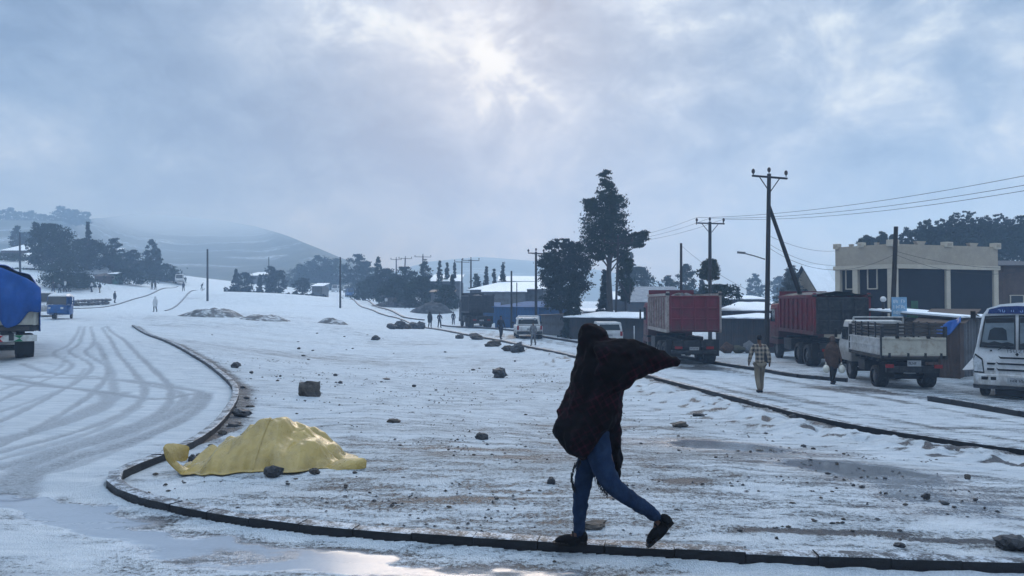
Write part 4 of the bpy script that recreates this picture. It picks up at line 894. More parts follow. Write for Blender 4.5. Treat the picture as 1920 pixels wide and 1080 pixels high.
def covered_truck():
    b = base(-6, 24.3); t = thing('covered_truck', 'loaded truck under a bulging blue tarp at the left edge', 'truck', b, R(2) - math.atan2(b.x, b.y)); W = 2.3
    c = MB()
    for s in (-1, 1): c.box((s * .4, 3, .85), (.14, 6.2, .24))
    c.cyl((-.95, 1.0, .45), (.95, 1.0, .45), .1); c.box((0, .5, .75), (1.6, .2, .2)); c.box((0, .9, 1.05), (W - .1, .1, .12)); c.build('chassis', M_dark, t)
    MB().box((0, 2.9, 1.16), (W, 5.6, .12)).build('deck', M_dark, t)
    tb = MB().box((0, .06, 1.52), (W, .05, .56)).build('tailboard', M_cream, t, bevel=.01)
    for x in (-1.05, -.35, .35, 1.05): MB().box((x, .02, 1.5), (.08, .04, .54)).build('tailboard_rib', M_cream, tb)
    for s in (-1, 1): MB().box((s * W / 2, 2.9, 1.5), (.05, 5.6, .55)).build('dropside', M_cream, t)
    MB().box((0, .03, 1.12), (W + .02, .1, .16)).build('rear_beam', M_dark, t); MB().box((.45, -.02, 1.12), (.9, .05, .12)).build('wooden_board', M_wood, t)
    MB().box((-.55, -.02, 1.10), (1.0, .05, .16)).build('lamp_strip', M_dkred, t)
    bm_ = MB().box((0, -.03, .80), (W - .06, .09, .21)).build('bumper', mat('striped_bumper_white', (.55, .55, .52), .5, .1, dirt=(.3, .28, .26)), t)
    for k in range(3):
        x = .06 + k * .38 - .38
        for m, dx in ((M_signred, 0), (M_signgreen, .55)):
            if k != 1: continue
            MB().prism([(x - .16 + dx, .70), (x + .12 + dx, .70), (x + .02 + dx, .80), (x + .12 + dx, .90), (x - .16 + dx, .90), (x + .02 + dx - .0, .80)], -.088, -.080).build('chevron', m, bm_)
    MB().prism([(-.8, .70), (-.55, .70), (-.65, .80), (-.55, .90), (-.8, .90)], -.088, -.080).build('chevron', M_signgreen, bm_)
    for s in (-1, 1): MB().box((s * .8, .5, .5), (.55, .03, .5)).build('mud_flap', M_black, t); wheel(t, s * .84, 1.05, .47, .52); wheel(t, s * .95, 5.2, .47, .28)
    MB().loft([[(-1.1, 6.0, .7), (1.1, 6.0, .7), (1.1, 6.0, 2.6), (-1.1, 6.0, 2.6)], [(-1.1, 7.4, .7), (1.1, 7.4, .7), (1.0, 7.2, 2.55), (-1.0, 7.2, 2.55)]]).build('cab', M_white, t, bevel=.05)
    # tarp: rounded load hull with hanging rear lobe
    n, m = 40, 30; rings = []
    for j in range(m):
        v = j / (m - 1); y = -.06 + 5.8 * v; P = []
        for i in range(n):
            u = -1 + 2 * i / (n - 1); a = abs(u)
            top = 3.22 - .55 * max(0, u + .05) ** 1.1 - .25 * max(0, -u) ** 2 - .15 * v
            if v < .02: y = .03
            if a < .72: x = u / .72 * (W / 2 + .05); z = top - (.12 * abs(x)) ** 2 - .28 * max(0, abs(x) - .9) * 3
            else: x = math.copysign(W / 2 + .06 + .03 * math.sin(i * 2 + j), u); z = top - .55 - (a - .72) / .28 * 1.05
            sag = .05 * math.sin(x * 4 + y * 2.2) + .04 * math.sin(x * 9 - y * 3) + .05 * math.sin(y * 5.2)
            P.append((x + .02 * math.sin(z * 9 + y * 5), y + (.10 * math.sin(u * 5) if v < .05 else 0), z + sag * (1 if a < .7 else .3)))
        rings.append(P)
    tp = MB().loft(rings, closed=False); 
    cv = tp.build('tarp_cover', M_bluetarp, t, smooth=True); cv.modifiers.new('thick', 'SOLIDIFY').thickness = .015
    k, rows = 40, 22; rings = []
    for j in range(rows):
        v = j / (rows - 1); P = []
        for i in range(k):
            x, y, z = (-W / 2 - .06 + (W + .12) * i / (k - 1), 0, 0)
            u = x / (W / 2); top = 3.2 - .55 * max(0, u + .05) ** 1.1 - .25 * max(0, -u) ** 2 - .26 * max(0, abs(x) - .85)
            low = 1.72 - .52 * math.exp(-((x - .42) / .38) ** 4) - .06 * math.sin(x * 7)
            z = top + (low - top) * v; fold = .05 * math.sin(x * 7 + z * 1.5) + .035 * math.sin(x * 15 - z * 3) + .04 * math.sin(z * 5 + x * 2)
            P.append((x, -.10 + fold * min(1, v * 3) - .14 * math.sin(math.pi * v), z))
        rings.append(P)
    MB().loft(rings, closed=False).build('tarp_rear_flap', M_bluetarp, t, smooth=True).modifiers.new('thick', 'SOLIDIFY').thickness = .012
covered_truck()

def bajaj():
    b = base(112, 52); t = thing('auto_rickshaw', 'blue three wheeled taxi behind the blue tarped truck', 'rickshaw', b, R(168) - math.atan2(b.x, b.y))
    body = MB(); body.loft([[(-.6, -1.25, .35), (.6, -1.25, .35), (.6, -1.25, 1.05), (-.6, -1.25, 1.05)], [(-.66, -.3, .3), (.66, -.3, .3), (.66, -.3, .95), (-.66, -.3, .95)], [(-.62, .2, .3), (.62, .2, .3), (.62, .2, .6), (-.62, .2, .6)]]); body.build('body', M_blue, t, bevel=.05)
    MB().loft([[(-.62, .85, .35), (.62, .85, .35), (.6, .8, 1.0), (-.6, .8, 1.0)], [(-.35, 1.3, .45), (.35, 1.3, .45), (.42, 1.12, 1.0), (-.42, 1.12, 1.0)]]).build('nose', M_blue, t, bevel=.06)
    MB().loft([[(-.6, .98, 1.02), (.6, .98, 1.02), (.55, .62, 1.62), (-.55, .62, 1.62)], [(-.58, 1.02, 1.02), (.58, 1.02, 1.02), (.53, .66, 1.62), (-.53, .66, 1.62)]]).build('windscreen', M_glass, t)
    MB().loft([[(-.64, -1.3, 1.55), (.64, -1.3, 1.55), (.55, -1.2, 1.72), (-.55, -1.2, 1.72)], [(-.66, -.2, 1.6), (.66, -.2, 1.6), (.58, -.2, 1.80), (-.58, -.2, 1.80)], [(-.6, .72, 1.58), (.6, .72, 1.58), (.5, .62, 1.72), (-.5, .62, 1.72)]]).build('canopy', M_white, t, bevel=.03)
    for s in (-1, 1):
        MB().tube([(s * .6, -1.25, 1.0), (s * .6, -1.28, 1.58)], .035).build('post', M_blue, t); MB().tube([(s * .6, -.25, .9), (s * .62, -.25, 1.6)], .03).build('post', M_blue, t); MB().tube([(s * .6, .85, 1.0), (s * .56, .66, 1.6)], .03).build('post', M_blue, t)
        MB().box((s * .38, .95 + .22, .78), (.16, .1, .14)).build('headlight', M_headlight, t); wheel(t, s * .56, -.8, .22, .12)
    MB().box((0, -.95, 1.3), (1.15, .06, .5)).build('rear_panel', M_blue, t); MB().box((0, -.6, .85), (1.1, .5, .2)).build('seat', M_black, t)
    wheel(t, 0, 1.15, .22, .12)
    return t
bajaj()

def car(name, cat, label, px, d, delta, paint, L=4.2, W=1.7, H=1.75, kind='van', group=None):
    loc, rz = place(px, d, delta); t = thing(name, label, cat, loc, rz, group); y0 = 0
    lo = MB().loft([[(-W / 2, 0, .32), (W / 2, 0, .32), (W / 2, 0, .98), (-W / 2, 0, .98)], [(-W / 2, L - .25, .32), (W / 2, L - .25, .32), (W / 2, L - .25, .95), (-W / 2, L - .25, .95)], [(-W / 2 * .9, L, .36), (W / 2 * .9, L, .36), (W / 2 * .9, L - .05, .80), (-W / 2 * .9, L - .05, .80)]]).build('body', paint, t, bevel=.05)
    c0, c1 = {'van': (.05, L - .9), 'pickup': (1.65, 3.1), 'wagon': (.06, 3.0)}[kind]; zt = H; wn = W * .43
    MB().loft([[(-W / 2 * .97, c0, .96), (W / 2 * .97, c0, .96), (wn, c0 + .12, zt), (-wn, c0 + .12, zt)], [(-W / 2 * .97, c1 + .55, .96), (W / 2 * .97, c1 + .55, .96), (wn, c1, zt), (-wn, c1, zt)]]).build('cabin', paint, t, bevel=.05)
    zc = (zt + .98) / 2; hw = zt - 1.22
    MB().loft([[(-W * .40, c0 - .012 + .02, 1.08), (W * .40, c0 - .012 + .02, 1.08), (W * .36, c0 + .09, zt - .14), (-W * .36, c0 + .09, zt - .14)], [(-W * .40, c0 + .06, 1.08), (W * .40, c0 + .06, 1.08), (W * .36, c0 + .14, zt - .14), (-W * .36, c0 + .14, zt - .14)]]).build('rear_window', M_glass, t)
    MB().loft([[(-W * .40, c1 + .50, 1.04), (W * .40, c1 + .50, 1.04), (W * .37, c1 + .09, zt - .12), (-W * .37, c1 + .09, zt - .12)], [(-W * .40, c1 + .545, 1.04), (W * .40, c1 + .545, 1.04), (W * .37, c1 + .135, zt - .12), (-W * .37, c1 + .135, zt - .12)]]).build('windscreen', M_glass, t)
    for s in (-1, 1):
        k = 3 if kind != 'pickup' else 1
        for i in range(k):
            a = c0 + .22 + (c1 - c0 - .1) * i / k; b_ = a + (c1 - c0 - .1) / k - .10
            MB().add([(s * W * .492, a, 1.06), (s * W * .492, b_ + (.2 if i == k - 1 else 0), 1.06), (s * W * .449, b_, zt - .14), (s * W * .449, a, zt - .14), (s * W * .46, a, 1.06), (s * W * .46, b_, 1.06), (s * W * .42, b_, zt - .14), (s * W * .42, a, zt - .14)],
                     [(0, 1, 2, 3), (4, 7, 6, 5), (0, 4, 5, 1), (1, 5, 6, 2), (2, 6, 7, 3), (3, 7, 4, 0)]).build('window', M_glass, t)
        wheel(t, s * (W / 2 - .1), .75, .34, .22); wheel(t, s * (W / 2 - .1), L - .85, .34, .22)
        MB().box((s * (W / 2 - .12), -.02, .85), (.16, .05, .3)).build('tail_lamp', M_taillight, t); MB().box((s * (W / 2 - .2), L - .01, .72), (.3, .06, .16)).build('headlight', M_headlight, t)
        MB().box((s * (W / 2 + .13), c1 + .2, 1.15), (.2, .06, .16)).build('mirror', M_black, t)
    MB().box((0, -.08, .48), (W * .96, .16, .2)).build('bumper', M_dark if kind == 'pickup' else paint, t, bevel=.03); plate(t, 0, -.03, .74, .4, .13, True, int(px))
    if kind == 'pickup':
        MB().tube([(-W * .42, 1.5, .95), (-W * .40, 1.5, H + .1), (W * .40, 1.5, H + .1), (W * .42, 1.5, .95)], .06, 8).build('roll_bar', paint, t)
        for s in (-1, 1): MB().cyl((s * .5, 1.42, H + .02 - .12), (s * .5, 1.5, H + .02 - .12), .10, n=12).build('spot_lamp', M_headlight, t)
        MB().box((0, .8, .97), (W * .86, 1.4, .03)).build('load_bed', M_black, t)
    return t
M_silver = mat('pale_grey_paint', (.50, .51, .52), .35, .1, 2, .03, dirt=(.3, .29, .27))
car('pickup_truck', 'pickup', 'white double cab pickup with roll bar behind the haze, near the blue sheds', 993, 56, 4, M_white, 4.6, 2.0, 1.58, 'pickup')
car('estate_car', 'car', 'pale off-roader parked by the snow roofed shed left of the red lorry', 1143, 49.5, 6, M_silver, 4.2, 1.8, 1.6, 'wagon')
car('van', 'van', 'small dark blue van far off on the right road beside the thin pole', 653, 186, 188, M_blue, 4.2, 1.7, 1.95, 'van')
for px, d, p, l in ((592, 205, M_white, 'white van at the far end of the right road, leftmost in the far row'), (612, 212, M_blue, 'bluish van in the middle of the far row before the trees'), (632, 214, M_silver, 'pale car second from right in the far row before the trees'), (654, 216, M_white, 'white car at the right end of the far row'), (676, 190, M_white, 'white van beside the gate posts right of the far row')):
    car('van', 'van', l, px, d, 170, p, 4.4, 1.75, 2.0, 'van', 'far off vehicles at the end of the right road')
car('minivan', 'van', 'white van half hidden between the tarped truck and the blue three wheeler', 84, 58, 178, M_white, 4.2, 1.7, 1.8, 'van')
car('minivan', 'van', 'tiny white van far up the left road', 337, 160, 178, M_white, 4.2, 1.7, 1.95, 'van')
# ------------------------------------------------------------------ people
def skin(name, J, E, m, parent, sub=1, smooth=True):
    """one continuous skinned surface over joints J: name -> (pos, rx, ry); the first joint is the root"""
    keys = list(J); idx = {k: i for i, k in enumerate(keys)}
    me = bpy.data.meshes.new(name); me.from_pydata([J[k][0] for k in keys], [(idx[a], idx[b]) for a, b in E], [])
    o = put(name, me, m, parent)
    if not me.skin_vertices: o.modifiers.new('skin', 'SKIN')
    md = o.modifiers[0] if o.modifiers else o.modifiers.new('skin', 'SKIN')
    md.use_smooth_shade = smooth; md.branch_smoothing = .3
    for i, k in enumerate(keys):
        sv = me.skin_vertices[0].data[i]; r = J[k][1:]; sv.radius = (r[0], r[1] if len(r) > 1 else r[0]); sv.use_root = (i == 0)
    s = o.modifiers.new('sub', 'SUBSURF'); s.levels = sub; s.render_levels = sub
    return o
M_skin = mat('brown_skin', (.10, .052, .035), .55, .15, 6, .05)
M_hair = mat('black_hair', (.010, .009, .009), .8, .3, 20, .3)
M_navy = mat('navy_cloth', (.018, .024, .040), .9, .3, 5, .2)
M_char = mat('charcoal_cloth', (.020, .021, .024), .9, .3, 5, .2)
M_olive = mat('olive_cloth', (.06, .058, .04), .9, .3, 5, .2)
M_khaki = mat('khaki_cloth', (.16, .135, .10), .9, .25, 5, .2)
M_brown = mat('brown_cloth', (.06, .036, .027), .9, .3, 5, .2, dirt=(.12, .075, .06))
M_pale = mat('pale_cloth', (.52, .53, .54), .9, .15, 5, .2)
M_greyc = mat('grey_cloth', (.14, .145, .155), .9, .25, 5, .2)
M_shoe = mat('dark_shoe', (.008, .008, .009), .8, .3, spec=.1)
M_bag = mat('white_plastic_bag', (.62, .60, .52), .4, .15)
def plaid():
    m, t, b = new_mat('plaid_shirt'); v = t.new('ShaderNodeTexCoord').outputs['Object']; s = t.new('ShaderNodeSeparateXYZ'); t.set(s.inputs[0], v)
    a = t.math('GREATER_THAN', t.math('FRACT', t.math('MULTIPLY', s.outputs[0], 9.0)), .52); c = t.math('GREATER_THAN', t.math('FRACT', t.math('MULTIPLY', s.outputs[2], 8.0)), .52)
    f = t.math('MULTIPLY', t.math('ADD', a, c), .5); t.set(b.inputs['Base Color'], t.mix(f, (.03, .028, .03), (.30, .25, .19))); b.inputs['Roughness'].default_value = .9; return m
M_plaid = plaid()
def person(label, foot, H, rz, jacket=M_navy, trousers=M_char, stride=.5, skirt=False, hood=None, arms='down', bag=None, shawl=None, lean=0.0, group=None, backpack=False):
    t = thing('person', label, 'person', foot, rz, group); k = H / 1.72; s = stride
    ay = .16 * s + lean * .6
    P = lambda x, y, z: (x * k, (y + lean * max(0, z - .9)) * k, z * k)
    J = {'pelvis': (P(0, 0, .93), .115, .10), 'belly': (P(0, .01, 1.12), .11, .09), 'chest': (P(0, .0, 1.33), .13, .10), 'neck': (P(0, .01, 1.48), .05, .05), 'chin': (P(0, .03, 1.55), .062, .07), 'head': (P(0, .03, 1.63), .074, .088), 'crown': (P(0, .015, 1.70), .052, .06)}
    E = [('pelvis', 'belly'), ('belly', 'chest'), ('chest', 'neck'), ('neck', 'chin'), ('chin', 'head'), ('head', 'crown')]
    for sd, nm in ((-1, 'l'), (1, 'r')):
        f = sd * s * .5
        kneey = f * .45 + .06; ank = f * .75 - (.08 if f < 0 else 0); az = .08 + (.10 * s if f < 0 else 0)
        J.update({nm + 'hip': (P(sd * .085, 0, .86), .088), nm + 'knee': (P(sd * .095, kneey, .48), .058), nm + 'ank': (P(sd * .10, ank, az), .038), nm + 'toe': (P(sd * .115, ank + .16, max(.035, az - .05)), .032, .024)})
        E += [('pelvis', nm + 'hip'), (nm + 'hip', nm + 'knee'), (nm + 'knee', nm + 'ank'), (nm + 'ank', nm + 'toe')]
        if arms == 'down': el, wr, ha = (sd * .25, -f * .35 - .02, 1.13), (sd * .26, -f * .6 + .06, .90), (sd * .26, -f * .62 + .08, .80)
        elif arms == 'cross': el, wr, ha = (sd * .26, .02, 1.14), (sd * .08, .20, 1.18), (sd * -.02, .22, 1.20)
        else: el, wr, ha = (sd * .25, .04, 1.14), (sd * .24, .22, 1.02), (sd * .22, .28, 1.0)
        J.update({nm + 'sh': (P(sd * .165, 0, 1.42), .062), nm + 'el': (P(*el), .045), nm + 'wr': (P(*wr), .032), nm + 'ha': (P(*ha), .036, .022)})
        E += [('chest', nm + 'sh'), (nm + 'sh', nm + 'el'), (nm + 'el', nm + 'wr'), (nm + 'wr', nm + 'ha')]
    for q in J: J[q] = (J[q][0],) + tuple(r * k for r in J[q][1:])
    skin('body', J, E, M_skin, t)
    g = lambda q, f=1.0, e=.0: (J[q][0],) + tuple(r * f + e for r in J[q][1:])
    Jj = {'chest': g('chest', 1.12, .012), 'belly': g('belly', 1.15, .02), 'hem': (P(0, 0, .84), .155 * k, .125 * k), 'col': (P(0, .01, 1.46), .066 * k, .066 * k)}
    Ej = [('chest', 'belly'), ('belly', 'hem'), ('chest', 'col')]
    for nm in 'lr':
        Jj.update({nm + 'sh': g(nm + 'sh', 1.15, .01), nm + 'el': g(nm + 'el', 1.2, .012), nm + 'wr': g(nm + 'wr', 1.2, .012)}); Ej += [('chest', nm + 'sh'), (nm + 'sh', nm + 'el'), (nm + 'el', nm + 'wr')]
    skin('jacket', Jj, Ej, jacket, t)
    if skirt:
        mb = MB(); rings = []
        for z, r in ((1.0, .15), (.75, .20), (.45, .235), (.22, .26)): rings.append([P(r * (1 + .06 * math.sin(i * 3)) * math.cos(i * math.pi / 8), r * .85 * math.sin(i * math.pi / 8), z) for i in range(16)])
        mb.loft(rings).build('skirt', trousers, t, smooth=True)
    else:
        Jt = {'pelvis': g('pelvis', 1.08, .008)}; Et = []
        for nm in 'lr':
            Jt.update({nm + 'hip': g(nm + 'hip', 1.1, .008), nm + 'knee': g(nm + 'knee', 1.15, .014), nm + 'ank': g(nm + 'ank', 1.25, .018)}); Et += [('pelvis', nm + 'hip'), (nm + 'hip', nm + 'knee'), (nm + 'knee', nm + 'ank')]
        skin('trousers', Jt, Et, trousers, t)
    for nm in 'lr':
        a, b = Vector(J[nm + 'ank'][0]), Vector(J[nm + 'toe'][0]); mb = MB(); mb.ell((a + b) / 2 + Vector((0, 0, -.012)), (.05 * k, .145 * k, .048 * k), 10, 6); mb.build('shoe', M_shoe, t, smooth=True)
    hd = Vector(J['head'][0])
    if hood:
        MB().ell(hd + Vector((0, -.012, .0)) * k, (.105 * k, .12 * k, .135 * k), 12, 8).ell(Vector(J['neck'][0]) + Vector((0, 0, .0)), (.12 * k, .12 * k, .09 * k), 12, 6).build('head_wrap', hood, t, smooth=True)
    else: MB().ell(hd + Vector((0, -.022, .035)) * k, (.082 * k, .092 * k, .085 * k), 12, 8).build('hair', M_hair, t, smooth=True)
    if shawl:
        rings = []
        for z, rx, ry in ((1.50, .10, .10), (1.42, .20, .13), (1.25, .245, .165), (1.0, .25, .175), (.72, .23, .17), (.58, .21, .16)): rings.append([P(rx * (1 + .05 * math.sin(i * 2.7 + z * 9)) * math.cos(i * math.pi / 9), ry * (1 + .06 * math.sin(i * 3.1)) * math.sin(i * math.pi / 9), z + .02 * math.sin(i * 2.2)) for i in range(18)])
        MB().loft(rings).build('shawl', shawl, t, smooth=True)
    if backpack: MB().ell(P(0, -.19, 1.24), (.15 * k, .11 * k, .21 * k), 12, 8).build('backpack', M_char, t, smooth=True)
    if bag: 
        for nm in bag:
            h = Vector(J[nm + 'ha'][0]); mb = MB(); mb.ell(h + Vector((0, .02, -.24)), (.13, .09, .15), 12, 8); mb.tube([h + Vector((-.03, 0, -.10)), h, h + Vector((.03, 0, -.10))], .012)
            b_ = mb.build('carrier_bag', M_bag, None, smooth=True); b_.location = Vector(foot); b_.rotation_euler = (0, 0, rz)
            tag(b_, 'pale plastic bag carried in the ' + ('left' if nm == 'l' else 'right') + ' hand of the brown shawled walker', 'bag', 'bags carried by the brown shawled walker')
    return t
def walker(label, px, py, hpx, head, d=None, **kw):   # head: heading in degrees clockwise from straight away
    g = gnd(px, py) if d is None else base(px, d); H = hpx * g.y / F
    return person(label, g, max(1.45, min(1.86, H)), -R(head), **kw)
walker('man in plaid shirt and pale trousers walking away on the right road', 1425, 738, 108, 2, jacket=M_plaid, trousers=M_khaki, stride=.5, lean=.03)
walker('person wrapped in brown shawl carrying pale bags beside the white dropside truck', 1561, 720, 88, 170, jacket=M_brown, trousers=M_char, shawl=M_brown, hood=M_brown, stride=.25, bag='lr')
walker('dark clad walker with a bag alone near the road edge left of the pickup', 939, 637, 45, 150, jacket=M_navy, trousers=M_navy, stride=.35, backpack=True)
walker('pale blurred figure walking in front of the white pickup', 1000, 648, 44, 200, jacket=M_greyc, trousers=M_greyc, stride=.4)
walker('broad cloaked figure, left one of the pair near the dark lorry', 806, 615, 31, 20, jacket=M_char, trousers=M_char, shawl=M_char, hood=M_char, stride=.2)
walker('dark walker, right one of the pair near the dark lorry', 824, 615, 29, 10, jacket=M_navy, trousers=M_char, stride=.5, arms='fwd')
walker('single slim walker between the pair and the dark lorry', 850, 609, 23, 5, jacket=M_navy, trousers=M_navy, stride=.3)
PG = 'far people on the far side of the right road'
walker('pale figure by the far right kerb, leftmost of the four beyond it', 724, 576, 20, 30, jacket=M_pale, trousers=M_greyc, stride=.3, group=PG)
walker('upright figure in greenish clothes beyond the far right kerb', 741, 577, 21, 10, jacket=M_olive, trousers=M_char, stride=.3, group=PG)
walker('left one of two dark figures near the dark soil heap', 767, 571, 16, 0, jacket=M_char, trousers=M_char, stride=.3, group=PG)
walker('right one of two dark figures near the dark soil heap', 774, 571, 17, 0, jacket=M_navy, trousers=M_char, stride=.4, group=PG)
LG = 'far people along the left road'
walker('figure in white wrap walking down the middle of the left road', 291, 585, 29, 180, jacket=M_pale, trousers=M_greyc, shawl=M_pale, hood=M_pale, stride=.3, group=LG)
walker('dark figure standing by the low wall left of the left road', 215, 568, 22, 90, jacket=M_char, trousers=M_char, shawl=M_char, stride=.2, group=LG)
walker('left one of a close pair on the verge of the left road', 285, 543, 15, 20, jacket=M_olive, trousers=M_char, shawl=M_olive, stride=.2, group=LG)
walker('right one of a close pair on the verge of the left road', 291, 543, 14, 20, jacket=M_brown, trousers=M_char, stride=.2, group=LG)
walker('dark walker in the middle of the left road further up', 344, 546, 17, 180, jacket=M_navy, trousers=M_char, stride=.4, group=LG)
walker('figure bending near the kerb below the tall thin pole', 378, 543, 9, 90, jacket=M_char, trousers=M_char, stride=.5, lean=.5, group=LG)
walker('dark figure at the top left of the left road, left of the tiny van', 326, 531, 11, 180, jacket=M_navy, trousers=M_char, stride=.2, group=LG)
walker('dark figure at the top of the left road, right of the tiny van', 348, 531, 11, 180, jacket=M_char, trousers=M_char, stride=.2, group=LG)
VG = 'villagers standing on the left verge'
for l, px, py, h, j, tr in (('villager in a dark top with arms at the side, behind the white van', 100, 552, 28, M_char, M_navy), ('villager bending over goods, second from left on the left verge', 112, 549, 15, M_greyc, M_char), ('villager in a pale top, third from left on the left verge', 122, 548, 24, M_pale, M_char), ('slim dark villager, fourth from left on the left verge', 130, 547, 20, M_navy, M_char),
                              ('villager in pale top left of the brown stall on the verge', 172, 548, 21, M_pale, M_navy), ('villager in pale trousers right in front of the brown stall', 187, 549, 19, M_char, M_khaki)):
    walker(l, px, py, h, 90 + px, jacket=j, trousers=tr, stride=.25, group=VG, arms='fwd' if 'bending' in l else 'down', lean=.3 if 'bending' in l else 0)
def dog():
    g = gnd(763, 579); t = thing('dog', 'small dark dog on the snow right of the far figures', 'dog', g, R(70))
    J = {'hip': ((0, -.28, .50), .10, .12), 'belly': ((0, 0, .48), .10, .11), 'chest': ((0, .26, .47), .12, .15), 'neck': ((0, .42, .62), .075), 'head': ((0, .50, .72), .075), 'muz': ((0, .66, .68), .035), 'tail': ((0, -.42, .58), .035), 'tail2': ((0, -.58, .72), .02)}
    E = [('hip', 'belly'), ('belly', 'chest'), ('chest', 'neck'), ('neck', 'head'), ('head', 'muz'), ('hip', 'tail'), ('tail', 'tail2')]
    for s, n in ((-1, 'l'), (1, 'r')):
        J.update({n + 'k': ((s * .09, -.22, .34), .06), n + 'h': ((s * .09, -.40, .20), .032), n + 'p': ((s * .09, -.36, .03), .03), n + 'e': ((s * .08, .26, .32), .045), n + 'w': ((s * .08, .29, .15), .03), n + 'f': ((s * .08, .31, .03), .03), n + 'ear': ((s * .05, .46, .83), .02)})
        E += [('hip', n + 'k'), (n + 'k', n + 'h'), (n + 'h', n + 'p'), ('chest', n + 'e'), (n + 'e', n + 'w'), (n + 'w', n + 'f'), ('head', n + 'ear')]
    skin('body', J, E, M_hair, t)
dog()

# ------------------------------------------------------------------ the striding person in the foreground
M_cloak = mat('dark_maroon_shawl', (.030, .012, .016), .95, .35, 5, .35, 60, dirt=(.012, .008, .011), dirt_amt=.6, spec=.15)
def shawl_mat():
    m, t, b = new_mat('maroon_check_shawl'); v = t.new('ShaderNodeTexCoord').outputs['Object']; s = t.new('ShaderNodeSeparateXYZ'); t.set(s.inputs[0], t.mapping(v, (1, 1, 1), (0, R(28), 0)))
    st = lambda o, f, lo: t.math('GREATER_THAN', t.math('FRACT', t.math('MULTIPLY', o, f)), lo)
    f = t.math('MULTIPLY', t.math('ADD', st(s.outputs[0], 22.0, .72), st(s.outputs[2], 22.0, .72)), .5)
    n = t.noise(v, 3.5, 4, .6); n2 = t.noise(v, 130, 2, .6)
    c = t.mix(f, (.009, .0035, .0055), (.042, .0065, .014)); c = t.mix(t.ramp(n, .36, .56, 0, .95), c, (.004, .0035, .0045))
    t.set(b.inputs['Base Color'], c); b.inputs['Roughness'].default_value = .95; b.inputs['Specular IOR Level'].default_value = .12
    t.set(b.inputs['Normal'], t.bump(n2, .3, .004)); return m
M_shawl = shawl_mat()
M_jeans = mat('blue_jeans', (.010, .024, .060), .9, .35, 7, .35, 130, dirt=(.022, .045, .09), dirt_amt=.6, spec=.2)
M_sole = mat('brown_sandal_leather', (.009, .007, .006), .6, .3, 9, .2)
